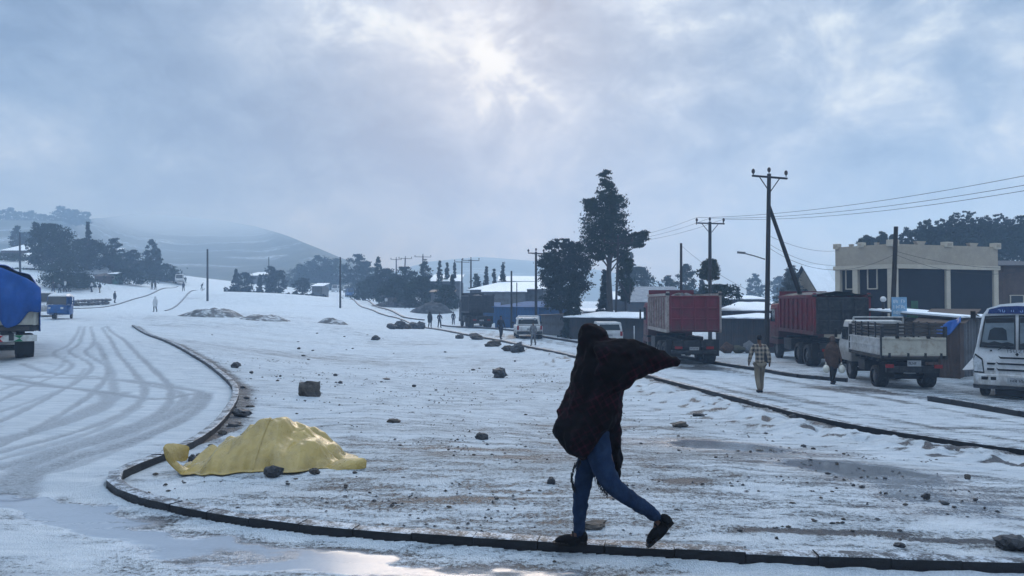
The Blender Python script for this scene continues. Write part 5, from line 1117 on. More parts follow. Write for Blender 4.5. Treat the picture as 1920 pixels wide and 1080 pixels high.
def strider():
    D = 5.36; o0 = Vector(at(1120, 1018, D)); o0.z = gzf(o0.x, D) + .012
    t = thing('person', 'person in a dark maroon shawl over head and arm, striding along the kerb in jeans', 'person', o0)
    P = lambda px, py, dy=0.0: tuple(at(px, py, D + dy) - o0)
    px1 = D / F
    # body: one surface from head to feet
    J = {'pelvis': (P(1116, 812, .02), .095, .085), 'waist': (P(1110, 770, .02), .09, .08), 'chest': (P(1112, 715, .02), .13, .11), 'neck': (P(1112, 668, .02), .055), 'jaw': (P(1106, 650, .02), .062), 'head': (P(1108, 636, .02), .078, .088), 'crown': (P(1111, 622, .02), .05), 'nose': (P(1092, 644, .02), .018),
         'sl': (P(1118, 690, -.14), .06), 'el_l': (P(1165, 680, -.16), .045), 'wr_l': (P(1228, 676, -.12), .030), 'ha_l': (P(1248, 675, -.11), .030, .018),
         'sr': (P(1110, 690, .17), .06), 'el_r': (P(1092, 748, .20), .045), 'wr_r': (P(1078, 725, .02), .03), 'ha_r': (P(1082, 708, -.02), .028, .018),
         'h1': (P(1112, 822, .10), .082), 'k1': (P(1093, 905, .10), .058), 'a1': (P(1087, 1000, .08), .027), 't1': (P(1056, 1013, .08), .018, .02),
         'h2': (P(1121, 822, -.06), .085), 'k2': (P(1146, 912, -.08), .062), 'a2': (P(1234, 972, -.04), .028), 't2': (P(1226, 1012, -.03), .018, .02)}
    E = [('pelvis', 'waist'), ('waist', 'chest'), ('chest', 'neck'), ('neck', 'jaw'), ('jaw', 'head'), ('head', 'crown'), ('jaw', 'nose'), ('chest', 'sl'), ('sl', 'el_l'), ('el_l', 'wr_l'), ('wr_l', 'ha_l'), ('chest', 'sr'), ('sr', 'el_r'), ('el_r', 'wr_r'), ('wr_r', 'ha_r'),
         ('pelvis', 'h1'), ('h1', 'k1'), ('k1', 'a1'), ('a1', 't1'), ('pelvis', 'h2'), ('h2', 'k2'), ('k2', 'a2'), ('a2', 't2')]
    for n, sx, b0 in (('ha_l', 1, (1248, 675, -.11)), ('ha_r', -1, (1082, 708, -.02))):
        for i in range(4):
            J[n + str(i)] = (P(b0[0] + sx * (7 if sx > 0 else -1), b0[1] + (i - 1.5) * 3 - (0 if sx > 0 else 8), b0[2] + (i - 1.5) * .006), .008); J[n + str(i) + 'b'] = (P(b0[0] + sx * (14 - abs(i - 1.5) * 2 if sx > 0 else 2), b0[1] + (i - 1.5) * 3 + 3 - (0 if sx > 0 else 15), b0[2]), .007)
            E += [(n, n + str(i)), (n + str(i), n + str(i) + 'b')]
        J[n + 'th'] = (P(b0[0] - 2, b0[1] + 8, b0[2] - .01), .009); E.append((n, n + 'th'))
    skin('body', J, E, M_skin, t, 1)
    # jeans
    Jt = {'pelvis': (P(1116, 808, .0), .125, .12), 'waist': (P(1112, 765, .02), .115, .10), 'h1': (P(1110, 838, .09), .098), 'm1': (P(1100, 875, .10), .082), 'k1': (P(1091, 912, .10), .068), 'c1': (P(1087, 955, .09), .056), 'a1': (P(1086, 992, .085), .045), 'b1': (P(1086, 1011, .085), .047),
          'h2': (P(1121, 836, -.06), .105), 'm2': (P(1129, 878, -.08), .090), 'k2': (P(1150, 914, -.085), .075), 'c2': (P(1190, 941, -.07), .061), 'd2': (P(1220, 960, -.05), .048), 'a2': (P(1238, 972, -.045), .046)}
    jn = skin('jeans', Jt, [('pelvis', 'waist'), ('pelvis', 'h1'), ('h1', 'm1'), ('m1', 'k1'), ('k1', 'c1'), ('c1', 'a1'), ('a1', 'b1'), ('pelvis', 'h2'), ('h2', 'm2'), ('m2', 'k2'), ('k2', 'c2'), ('c2', 'd2'), ('d2', 'a2')], M_jeans, t, 2)
    tx = bpy.data.textures.new('jean_folds', 'CLOUDS'); tx.noise_scale = .05; tx.noise_depth = 2
    s_ = jn.modifiers.new('sub2', 'SUBSURF'); s_.render_levels = 1; s_.levels = 1; ds = jn.modifiers.new('folds', 'DISPLACE'); ds.texture = tx; ds.strength = .024; ds.mid_level = .47; ds.texture_coords = 'LOCAL'
    # shawl: hood, back, flap and the arm holding it out, fused into one cloth surface
    mb = MB()
    def loft_h(sl, dy=0.0):           # (py, left px, right px, half depth px)
        rings = []
        for py, a, b, dp in sl:
            c, w_ = (a + b) / 2, (b - a) / 2
            rings.append([Vector(P(c + w_ * math.cos(i * math.pi / 10) * (1 if abs(math.cos(i * math.pi / 10)) < .98 else 1), py, 0)) + Vector((0, (dp + 5.5 * math.sin(i * 2.1 + py * .035) + 3 * math.sin(i * 4.4 - py * .02)) * px1 * math.sin(i * math.pi / 10) + dy, 0)) for i in range(20)])
        mb.loft(rings)
    def loft_v(sl, dy=0.0):
        rings = []
        for px, a, b, dp in sl:
            c, h_ = (a + b) / 2, (b - a) / 2
            rings.append([Vector(P(px, c + h_ * math.cos(i * math.pi / 10), 0)) + Vector((0, (dp + 4 * math.sin(i * 2.3 + px * .03)) * px1 * math.sin(i * math.pi / 10) + dy, 0)) for i in range(20)])
        mb.loft(rings)
    loft_h([(607, 1103, 1117, 10), (612, 1092, 1128, 22), (622, 1086, 1138, 30), (636, 1084, 1143, 34), (650, 1085, 1146, 38), (664, 1083, 1158, 48), (682, 1077, 1170, 60), (700, 1073, 1174, 66), (720, 1068, 1172, 68), (740, 1062, 1166, 68), (760, 1053, 1163, 68), (780, 1044, 1163, 68),
            (796, 1039, 1154, 68), (808, 1038, 1140, 66), (820, 1040, 1126, 64), (832, 1047, 1116, 60), (844, 1061, 1110, 54), (855, 1080, 1102, 40), (860, 1088, 1096, 20)], .02)
    loft_h([(690, 1112, 1167, 40), (740, 1116, 1168, 46), (790, 1122, 1167, 44), (840, 1130, 1168, 38), (870, 1134, 1169, 32), (888, 1140, 1168, 26), (902, 1148, 1166, 18), (910, 1155, 1162, 8)], .10)
    loft_v([(1110, 636, 712, 44), (1130, 633, 728, 50), (1150, 633, 738, 50), (1170, 636, 728, 44), (1188, 635, 710, 38), (1204, 640, 701, 32), (1220, 648, 696, 27), (1236, 655, 691, 22), (1250, 661, 687, 16), (1260, 665, 685, 12), (1267, 669, 683, 9), (1270, 673, 680, 5)], -.10)
    sh = mb.build('shawl', M_shawl, t)
    rm = sh.modifiers.new('fuse', 'REMESH'); rm.mode = 'VOXEL'; rm.voxel_size = .013; rm.use_smooth_shade = True
    sm = sh.modifiers.new('soft', 'SMOOTH'); sm.iterations = 5; sm.factor = .6
    for nm, sc_, st_, ty in (('shawl_folds', .12, .06, 'CLOUDS'), ('shawl_creases', .045, .016, 'CLOUDS')):
        tx = bpy.data.textures.new(nm, ty); tx.noise_scale = sc_; tx.noise_depth = 1
        ds = sh.modifiers.new(nm, 'DISPLACE'); ds.texture = tx; ds.strength = st_; ds.mid_level = .52; ds.texture_coords = 'LOCAL'
    # fringe along the hem
    rs = random.Random(4); mb = MB()
    def strands(pts, n, L, rr=.004):
        p = [Vector(P(*q)) for q in pts]
        for i in range(n):
            u = i / max(1, n - 1) * (len(p) - 1); k = min(int(u), len(p) - 2); a = p[k].lerp(p[k + 1], u - k) + Vector((rs.uniform(-.006, .006), rs.uniform(-.02, .02), 0)); l = L * rs.uniform(.6, 1.15)
            c = [a, a + Vector((rs.uniform(-.006, .006), 0, -l * .5)), a + Vector((rs.uniform(-.012, .012), rs.uniform(-.01, .01), -l))]
            mb.cyl(c[0], c[1], rr, rr * .9, 4); mb.cyl(c[1], c[2], rr * .9, rr * .3, 4)
    strands([(1090, 856, -.02), (1079, 868, -.0), (1072, 886, .03), (1073, 905, .05), (1077, 915, .06)], 34, .06)
    strands([(1106, 856, -.06), (1115, 890, -.04), (1126, 912, -.10), (1140, 925, -.14)], 26, .04)
    strands([(1150, 895, .15), (1156, 903, .15), (1163, 904, .15)], 14, .05)
    tag(mb.build('fringe', M_char, t), kind='stuff')
    # sandals
    def sandal(heel, toe, ank, dy, up):
        h, e, a = (Vector(P(*q, dy)) for q in (heel, toe, ank)); ax = (e - h); L = ax.length; ax.normalize(); upv = Vector(up).normalized(); side = ax.cross(upv).normalized(); upv = side.cross(ax).normalized()
        M = Matrix((side, ax, upv)).transposed().to_4x4(); M.translation = h
        prof = [(0, .030), (.12, .036), (.35, .033), (.6, .042), (.8, .046), (.93, .034), (1.0, .012)]
        out = [(w_, y * L) for y, w_ in prof] + [(-w_, y * L) for y, w_ in prof[::-1]]
        mb = MB(); mb.loft([[M @ Vector((x, y, -.004)) for x, y in out], [M @ Vector((x * 1.04, y, .018)) for x, y in out]]); so = mb.build('sandal', M_sole, t)
        mb = MB()
        for y, hh, wd in ((.22, .085, .05), (.40, .078, .045), (.62, .05, .04), (.78, .040, .03)):
            rings = []
            for yy in (y - wd / 2, y + wd / 2): rings.append([M @ Vector((math.cos(i * math.pi / 8) * (.044 + .004 * (y > .5)), yy * L, .012 + math.sin(i * math.pi / 8) * hh)) for i in range(9)])
            mb.loft(rings, closed=False)
        # closed upper over the instep
        mb.ell((M @ Vector((0, .48 * L, .022))), (.046, .46 * L, .046), 12, 8, M.to_3x3().to_4x4()); mb.ell((M @ Vector((0, .10 * L, .040))), (.038, .14 * L, .055), 12, 8, M.to_3x3().to_4x4())
        mb.build('strap', M_shoe, so, smooth=True)
    sandal((1100, 1018), (1036, 1020), (1087, 1000), .085, (0, 0, 1)); sandal((1262, 978), (1214, 1026), (1236, 966), -.04, (-.45, 0, .3))
strider()
# ------------------------------------------------------------------ poles and wires
M_pole = mat('dark_timber_pole', (.028, .025, .024), .85, .35, 3, .3, 20, stretch=(4, 4, .6))
M_steel = mat('grey_steel', (.10, .105, .11), .5, .3, 5, .1)
M_ins = mat('brown_insulator', (.04, .025, .02), .25, .2)
def pole(label, px, ytop, d, r=.12, arm=None, ybase=None, topdx=0, ins=True, name='utility_pole', group='utility poles', armang=0.0, braces=True):
    b = base(px, d)
    if ybase: b.z = at(px, ybase, d).z
    top = at(px + topdx, ytop, d); t = thing(name, label, 'utility pole', b, 0, group); T = top - b
    MB().cyl((0, 0, -.6), T, r, r * .72, 10).build('pole', M_pole, t)
    if arm:
        L, dz = arm; cz = T + Vector((0, 0, -dz)); dv = Vector((math.cos(armang), math.sin(armang), .0)); ca = MB().cyl(cz - dv * L / 2 + Vector((0, -.1, .03)), cz + dv * L / 2 + Vector((0, -.1, -.03)), .055, .055, 6).build('crossarm', M_pole, t)
        if braces:
            for s in (-1, 1): MB().cyl(cz + dv * s * L * .30 + Vector((0, -.1, 0)), cz + Vector((0, -.1, -.75)), .025, n=6).build('brace', M_pole, t)
        for s in (-1, 0, 1):
            p = cz + dv * s * L * .47 + Vector((0, -.1, .05)) if s else T + Vector((0, 0, .0))
            mb = MB(); mb.cyl(p, p + Vector((0, 0, .12)), .022, n=6); mb.ell(p + Vector((0, 0, .2)), (.09, .09, .13), 8, 6); mb.build('insulator', M_ins, t)
    return t, b
tA, bA = pole('tall pole with three knob insulators, propped by a slanting pole beside the red cab', 1436, 326, 36.5, .13, (1.95, .18), topdx=6, armang=.25)
a = at(1441, 384, 36.6) - bA; e = at(1503, 560, 37.5) - bA; MB().cyl(a, e + (e - a) * .28, .09, .12, 10).build('prop_pole', M_pole, tA)
lp = MB().tube([at(1434, 486, 36.4) - bA, at(1415, 480, 36.2) - bA, at(1396, 475, 36.0) - bA], .03); lp.build('lamp_arm', M_steel, tA)
MB().loft([[tuple(at(1382 + 16 * u, 473.5 + 1.5 * u + s, 36.0 + w_) - bA) for s, w_ in ((-2.2, -.08), (-2.6, .08), (1.6, .09), (1.6, -.09))] for u in (0, .3, 1)]).build('street_lamp_head', M_steel, tA, bevel=.01)
tB, bB = pole('pole with a crossarm of three upright pins behind the first red lorry', 1331, 416, 53, .15, (2.05, .12))
for s in (-1, 0, 1): MB().cyl((at(1331, 421, 53) - bB) + Vector((s * .96, 0, 0)), (at(1331, 409, 53) - bB) + Vector((s * .96, 0, 0)), .035, n=6).build('pin', M_pole, tB)
pole('bare pole without crossarm left of the pinned crossarm pole', 1277, 456, 50, .11)
pole('dark leaning pole in front of the corner of the cream building', 1668, 425, 33, .125, topdx=12)
pole('pole with small crossarm left of the bushy conifers', 1005, 472, 66, .14, (1.45, .15), braces=False)
tP, bP = pole('slim pole in front of the tall tree with a slanting prop', 1153, 448, 60, .11, (2.4, .35), topdx=6)
MB().cyl(at(1158, 523, 60) - bP, at(1181, 562, 60) - bP, .08, n=8).build('prop_pole', M_pole, tP); MB().cyl(at(1182, 533, 60) - bP, at(1180, 570, 60) - bP, .06, n=8).build('prop_pole', M_pole, tP)
pole('short bare pole in front of the blue shed, left of the crossarm pole', 959, 508, 72, .11); pole('thin short post right beside the bare pole by the blue shed', 969, 530, 72, .06)
pole('crossarm pole, right one of the close pair over the grey roofs', 883, 486, 112, .16, (2.6, .2), braces=False); pole('crossarm pole, left one of the close pair over the grey roofs', 866, 489, 116, .15, (2.4, .2), braces=False)
pole('crossarm pole behind the dense dark tree in the far row', 793, 479, 150, .18, (3.4, .3), braces=False, group='far utility poles'); pole('leaning crossarm pole in the far row', 756, 483, 155, .17, (2.8, .2), topdx=4, braces=False, group='far utility poles'); pole('crossarm pole, leftmost of the far row', 743, 485, 160, .17, (2.4, .2), braces=False, group='far utility poles')
pole('thin pole standing alone on the crest beside the left road', 389, 467, 113, .17, group='lone poles on the open ground'); pole('thin pole standing alone near the far end of the right road', 638, 482, 100, .14, group='lone poles on the open ground')
pole('pole among the white roofed houses at far left', 37, 436, 118, .17)
pole('thin mast rising from the far hedge left of the blue treeline', 504, 482, 190, .15, ybase=545)
MB_w = []
M_wire = mat('black_wire', (.05, .052, .056), .6, .1, 1, 0)
def wire(label, a, b, sag, r=.013, group='power lines'):
    n = 24; pts = []
    for i in range(n + 1):
        u = i / n; p = Vector(a).lerp(Vector(b), u); p.z -= sag * 4 * u * (1 - u); pts.append(p)
    mb = MB(); rings = []
    for p in pts: rings.append([p + Vector((0, r * math.cos(k * 2.0944), r * math.sin(k * 2.0944))) if abs(b[0] - a[0]) > abs(b[1] - a[1]) else p + Vector((r * math.cos(k * 2.0944), 0, r * math.sin(k * 2.0944))) for k in range(3)])
    tag(mb.loft(rings).build('power_line', M_wire), label, 'wire', group)
for i, (yb, ys, nm) in enumerate(((408, 322, 'topmost'), (409, 341, 'middle'), (411, 352, 'lowest'))):
    wire(nm + ' of the three power lines rising to the right edge', at(1331 + (i - 1) * 25, yb, 53), at(2000, ys - 8, 29), .45)
    wire(nm + ' of the three sagging lines left of the pinned crossarm pole', at(1331 + (i - 1) * 25, yb, 53), at(1159 + (i - 1) * 22, 452 + i, 60), .25, .011)
    wire(nm + ' of the three lines crossing the tall tree', at(1159 + (i - 1) * 22, 452 + i, 60), at(1005 + (i - 1) * 14, 474 + i, 66), .7, .011)
wire('thin wire from the bare pole to the propped pole', at(1277, 460, 50), at(1438, 560, 36.4), .3, .010); wire('upper thin wire from the propped pole to the cream building', at(1438, 440, 36.4), at(1572, 470, 46), .3, .010)
wire('lower thin wire from the propped pole to the cream building', at(1438, 455, 36.4), at(1572, 497, 46), .35, .010); wire('thin wire from the propped pole towards the building corner', at(1438, 462, 36.4), at(1675, 478, 33), .9, .010)
wire('upper wire sagging across the front of the cream building', at(1676, 470, 33), at(2010, 492, 36), .5, .010); wire('lower wire sagging across the front of the cream building', at(1676, 476, 33), at(2010, 480, 36), .9, .010)

# ------------------------------------------------------------------ trees
def leaf_mat(name, lo, hi):
    m, t, b = new_mat(name); pos = t.new('ShaderNodeNewGeometry').outputs['Position']
    oi = t.attr('tone'); n = t.noise(pos, .9, 3, .6)
    t.set(b.inputs['Base Color'], t.mix(t.math('ADD', t.math('MULTIPLY', oi, .65), t.math('MULTIPLY', n, .35), clamp=True), lo, hi)); b.inputs['Roughness'].default_value = .8; b.inputs['Specular IOR Level'].default_value = .1; return m
M_leafd = leaf_mat('dark_foliage', (.006, .013, .009), (.026, .044, .022)); M_leafo = leaf_mat('olive_foliage', (.012, .019, .011), (.045, .056, .028)); M_leafc = leaf_mat('conifer_foliage', (.006, .013, .011), (.024, .038, .028))
M_leafs = leaf_mat('snowy_conifer_foliage', (.014, .024, .02), (.16, .19, .20))
M_bark = mat('grey_bark', (.045, .038, .033), .9, .35, 4, .4, 14, stretch=(1, 1, .25))
def profile(kind, t):
    if kind == 'conifer': return max(0, (1 - t)) ** .85 * (.86 + .14 * (1 - (t * 9) % 1))
    if kind == 'tiers': return max(0, (1 - t)) ** 1.0 * (.35 + .65 * (1 - (t * 6.5) % 1) ** 1.4)
    if kind == 'slim': return math.sin(math.pi * min(1, .08 + t * .92)) ** .7
    if kind == 'round': return math.sqrt(max(0, 1 - (2 * t - .9) ** 2 / 1.25)) if t < 1 else 0
    if kind == 'hedge': return (1 - t ** 4)
    return math.sin(math.pi * (.1 + .88 * t)) ** .6
def tree(label, px, d, ytop, wpx, kind='round', m=None, seed=1, ybase=None, t0=.12, group=None, dens=1.0, lobes=None, name='tree', cat='tree', leaf=None, lean=0.0):
    b = base(px, d)
    if ybase: b.z = at(px, ybase, d).z
    Ht = at(px, ytop, d).z - b.z; Wd = wpx / F * d; m = m or M_leafd; rs = np.random.RandomState(seed)
    t = thing(name, label, cat, b, 0, group)
    area = wpx * max(4, Ht / d * F) * .28; s = leaf or max(.10, d * .00135)
    # clumps of leaves through the crown
    C = []; Rr = []
    if lobes:          # (dx px, py, rx px, ry px)
        for lx, ly, rx, ry in lobes:
            c = at(px + lx, ly, d) - b; rxm, rym = rx / F * d, ry / F * d; n = int(16 + rx * ry * .09)
            for _ in range(n):
                v = rs.normal(size=3); v /= np.linalg.norm(v); r = rs.uniform(.35, 1.0) ** .6
                C.append((c.x + v[0] * r * rxm, v[1] * r * (rxm + rym) / 2, c.z + v[2] * r * rym)); Rr.append(min(rxm, rym) * rs.uniform(.16, .34))
    else:
        n = int(np.clip(area / 9, 150 if kind == 'conifer' else 90, 420))
        while len(C) < n:
            tt = rs.rand() ** (1.25 if kind in ('conifer', 'tiers') else 1.0); a = rs.rand() * 6.283; pr = profile(kind, tt)
            if pr < .02: continue
            rr = Wd / 2 * pr * (rs.uniform(.3, 1.0) ** .55 if rs.rand() > .14 else rs.uniform(1.0, 1.28)) * (1 + .22 * math.sin(3 * a + seed + tt * 7)); z = Ht * (t0 + (1 - t0) * tt) * (1 if rs.rand() > .12 or kind == 'conifer' else rs.uniform(1.0, 1.10))
            if kind in ('conifer', 'tiers'): z -= rr * .22
            C.append((rr * math.cos(a) + lean * z, rr * math.sin(a), z)); Rr.append(Wd * (.10 if kind not in ('conifer', 'tiers') else .055) * rs.uniform(.6, 1.4) * (.45 + .55 * pr) + .05)
    C = np.array(C); Rr = np.array(Rr)
    N = int(np.clip(area * 5.0 * dens / max(.6, (s / (d * .00135)) ** 1.2), 500, 20000))
    ci = rs.randint(0, len(C), N); off = rs.normal(size=(N, 3)) * .62; flat = np.array([1.25, 1.25, .8]) if kind != 'tiers' else np.array([1.6, 1.6, .4])
    P = C[ci] + off * Rr[ci][:, None] * flat; P[:, 2] = np.clip(P[:, 2], .15, Ht * 1.01)
    A = rs.normal(size=(N, 3)); A[:, 2] -= .5; A /= np.linalg.norm(A, axis=1)[:, None]; B_ = np.cross(A, rs.normal(size=(N, 3))); B_ /= np.linalg.norm(B_, axis=1)[:, None] + 1e-9
    ls = s * rs.uniform(.7, 1.6, N)[:, None]
    V = np.stack([P - A * ls, P + B_ * ls * .45, P + A * ls, P - B_ * ls * .45], 1).reshape(-1, 3)
    me = bpy.data.meshes.new('crown'); me.vertices.add(4 * N); me.vertices.foreach_set('co', V.ravel()); me.loops.add(4 * N); me.loops.foreach_set('vertex_index', np.arange(4 * N, dtype=np.int32))
    me.polygons.add(N); me.polygons.foreach_set('loop_start', (np.arange(N) * 4).astype(np.int32)); me.update(calc_edges=True)
    tone = np.clip(rs.rand(len(C))[ci] * .7 + rs.rand(N) * .3, 0, 1); at_ = me.attributes.new('tone', 'FLOAT', 'POINT'); at_.data.foreach_set('value', np.repeat(tone, 4).astype(np.float32))
    put('crown', me, m, t)
    mb = MB(); r0 = max(.05, min(Ht * .022, Wd * .09)); hp = [Vector((0, 0, -.3)), Vector((rs.normal() * .02 * Ht, 0, Ht * .35)), Vector((rs.normal() * .03 * Ht + lean * Ht * .7, 0, Ht * .7)), Vector((lean * Ht, 0, Ht * .93))]
    for i in range(3): mb.cyl(hp[i], hp[i + 1], r0 * (1 - i * .28), r0 * (1 - (i + 1) * .28), 8)
    for k in rs.choice(len(C), min(len(C), 12), replace=False):
        c = Vector(C[k]); f = max(.1, min(.9, (c.z / Ht) - .12)); q = hp[1].lerp(hp[3], max(0, (f - .35) / .58)) if f > .35 else hp[0].lerp(hp[1], f / .35); mb.cyl(q, c, r0 * .28, r0 * .08, 5)
    mb.build('trunk', M_bark, t); return t
# centre right: the tall tree and its neighbours
tree('tall eucalyptus with ragged dark crown towering over the sheds', 1146, 62, 318, 120, m=M_leafd, seed=3, ybase=620, dens=1.25,
     lobes=[(-12, 335, 11, 18), (-8, 360, 20, 16), (-14, 385, 30, 20), (-40, 384, 14, 14), (8, 382, 22, 18), (-22, 415, 34, 30), (2, 420, 28, 34), (-8, 455, 42, 24), (24, 448, 22, 20), (-38, 455, 18, 26), (42, 446, 18, 12), (60, 440, 10, 12), (48, 456, 16, 9), (-20, 478, 26, 12), (18, 476, 16, 10), (30, 495, 10, 12)])
tree('broad bushy conifer left of the tall eucalyptus', 1056, 64, 450, 92, 'conifer', M_leafc, 5, t0=.02, lobes=[(-22, 462, 12, 9), (2, 456, 20, 9), (22, 466, 18, 12), (-28, 490, 20, 16), (0, 490, 34, 26), (28, 500, 26, 26), (-20, 520, 28, 22), (12, 535, 40, 24), (-2, 560, 38, 22)], dens=1.2)
tree('small dark conifer in front of the bushy conifers', 1075, 58, 515, 46, 'conifer', M_leafc, 8, t0=.02); tree('spiky conifer between the tall trunk and the thin pole', 1134, 63, 506, 34, 'conifer', M_leafc, 9, t0=.05)
tree('thin leaning sapling crown hanging beside the tall trunk', 1172, 64, 470, 26, 'slim', M_leafd, 10, t0=.4)
tree('bare-topped poplar far behind, right of the tall tree', 1183, 150, 472, 14, 'slim', M_leafo, 11, t0=.2, dens=.6)
tree('rounded hazy tree right of the tall eucalyptus', 1196, 120, 502, 58, 'round', M_leafd, 12, t0=.1); tree('small hazy tree over the grey roof', 1253, 120, 518, 22, 'round', M_leafd, 13, t0=.2)
tree('pointed hazy tree beside the bare pole', 1287, 115, 497, 34, 'slim', M_leafd, 14, t0=.08); tree('small conifer left of the pinned crossarm pole', 1316, 90, 512, 22, 'conifer', M_leafc, 15, t0=.05)
tree('tuft of foliage growing half way up the pinned crossarm pole', 1331, 54, 486, 28, 'round', M_leafo, 16, ybase=570, t0=.55, name='climbing_plant', cat='plant'); tree('low bush at the foot of the pinned crossarm pole', 1345, 56, 535, 62, 'round', M_leafd, 17, t0=.1, ybase=575, name='bush', cat='bush')
tree('faint pale tree far behind the lamp', 1415, 190, 515, 26, 'slim', M_leafd, 18, t0=.1); tree('faint low tree far behind the propped pole', 1462, 190, 520, 30, 'round', M_leafd, 19, t0=.1)
tree('snow dusted conifer with drooping tiers under the slanting prop pole', 1484, 56, 500, 78, 'tiers', M_leafs, 20, t0=.02, ybase=580, dens=1.6); tree('dark round tree left of the cream building', 1526, 90, 512, 40, 'round', M_leafd, 21, t0=.15)
tree('spiky conifer on a white roof behind the dark sheds', 1384, 85, 538, 20, 'conifer', M_leafc, 22, t0=.02)
for i, (px, yt, wp, l) in enumerate([(1628, 436, 50, 'leftmost feathery tree top over the cream parapet'), (1660, 430, 34, 'second feathery tree top over the cream parapet'), (1738, 418, 96, 'wide dark tree behind the middle of the cream parapet'), (1775, 410, 100, 'dark tree left of the highest one behind the cream building'), (1818, 398, 110, 'highest dark tree behind the cream building'), (1868, 398, 110, 'dark tree behind the right end of the cream building'), (1915, 408, 110, 'dark tree at the right edge behind the buildings')]):
    rq = random.Random(500 + i); nl = int(wp / 7)
    lob = [((q + .5) / nl * wp - wp / 2 + rq.uniform(-4, 4), yt + 24 + rq.uniform(-8, 14) + 26 * abs((q + .5) / nl * 2 - 1) ** 2, rq.uniform(5, 9), rq.uniform(18, 30)) for q in range(nl)]
    if i > 1: lob += [(0, yt + 66, wp * .5, 32), (wp * .2, yt + 50, wp * .34, 26), (-wp * .2, yt + 54, wp * .34, 26)]
    tree(l, px, 84 + i, yt, wp, 'round', M_leafo if i < 2 else M_leafd, 30 + i, t0=.1, group='trees behind the cream building', dens=1.5, lobes=lob)
# far centre tree line
for i, (px, d, yt, wp, k, l) in enumerate([(578, 230, 492, 46, 'round', 'rounded blue hazy tree, leftmost of the far treeline'), (600, 235, 480, 44, 'round', 'taller blue hazy tree second in the far treeline'), (560, 225, 505, 40, 'round', 'low blue hazy tree at the left foot of the far treeline'), (628, 232, 486, 40, 'round', 'blue hazy tree just left of the thin lone pole'), (668, 190, 478, 40, 'round', 'two-topped tree right of the thin lone pole'), (686, 185, 492, 34, 'round', 'lower hazy tree right of the two-topped tree'),
    (709, 150, 482, 15, 'slim', 'slim lollipop tree standing up from the hedge'), (725, 140, 505, 44, 'round', 'dark bushy tree right of the lollipop tree'), (762, 130, 502, 40, 'round', 'dark bushy tree under the leaning far pole'), (797, 125, 488, 26, 'slim', 'dense dark upright tree in front of a far pole'), (824, 120, 488, 20, 'conifer', 'left pointed conifer above the white roof'), (838, 122, 492, 18, 'conifer', 'right pointed conifer above the white roof'), (852, 124, 492, 14, 'conifer', 'narrow conifer right of the pointed pair'),
    (848, 105, 515, 22, 'conifer', 'dark conifer in front of the grey shed wall'), (893, 110, 515, 18, 'slim', 'thin tree between the close pair of poles'), (912, 115, 500, 18, 'conifer', 'conifer left on the white roof line'), (926, 115, 504, 18, 'conifer', 'middle conifer on the white roof line'), (943, 112, 492, 20, 'conifer', 'tallest conifer on the white roof line, right one'), (745, 118, 520, 60, 'hedge', 'dark hedge tree over the soil heap, left part'), (790, 112, 520, 60, 'hedge', 'dark hedge tree over the soil heap, right part'),
    (700, 140, 520, 60, 'hedge', 'dark hedge tree beside the far right kerb'), (835, 100, 535, 40, 'hedge', 'dark bush in front of the corrugated fence')]):
    tree(l, px, d, yt, wp, k, M_leafc if k == 'conifer' else M_leafd, 60 + i, t0=.04, group='trees along the right road')
# hedge beyond the crest
for i, (px, yt, wp, k, l) in enumerate([(442, 505, 20, 'conifer', 'pointed bush left in the hedge beyond the crest'), (458, 512, 30, 'round', 'round bush second in the hedge beyond the crest'), (487, 515, 14, 'conifer', 'thin bush in the middle of the hedge beyond the crest'), (507, 500, 24, 'slim', 'tall narrow bush at the mast in the hedge'), (522, 508, 28, 'round', 'bush right of the mast in the hedge'), (567, 522, 26, 'round', 'low round bush at the right end of the hedge')]):
    tree(l, px, 150, yt, wp, k, M_leafc, 90 + i, ybase=548, t0=.03, group='bushes beyond the crest', name='bush', cat='bush')
def hedge(label, p0, p1, d, y0, y1, n, seed):
    rs = np.random.RandomState(seed); N = n; u = rs.rand(N); px = p0 + (p1 - p0) * u; x = px * 0; V = []
    for i in range(N):
        yy = y0 + (y1 - y0) * u[i]; p = at(px[i], yy + 12 - (rs.rand() ** 2.2) * (6 + 9 * abs(math.sin(px[i] * .19) * math.sin(px[i] * .051 + 1))), d + rs.uniform(-2, 2)); a = Vector(rs.normal(size=3)).normalized() * .25; b = a.cross(Vector(rs.normal(size=3))).normalized() * .15; V += [p - a, p + b, p + a, p - b]
    mb = MB(); mb.v = [tuple(v) for v in V]; mb.f = [(4 * i, 4 * i + 1, 4 * i + 2, 4 * i + 3) for i in range(N)]; me = bpy.data.meshes.new('hedge'); me.from_pydata(mb.v, [], mb.f)
    tag(put('hedge', me, M_leafc), label, 'hedge')
hedge('low dark hedge along the far edge of the open ground', 420, 612, 135, 538, 550, 2600, 4)
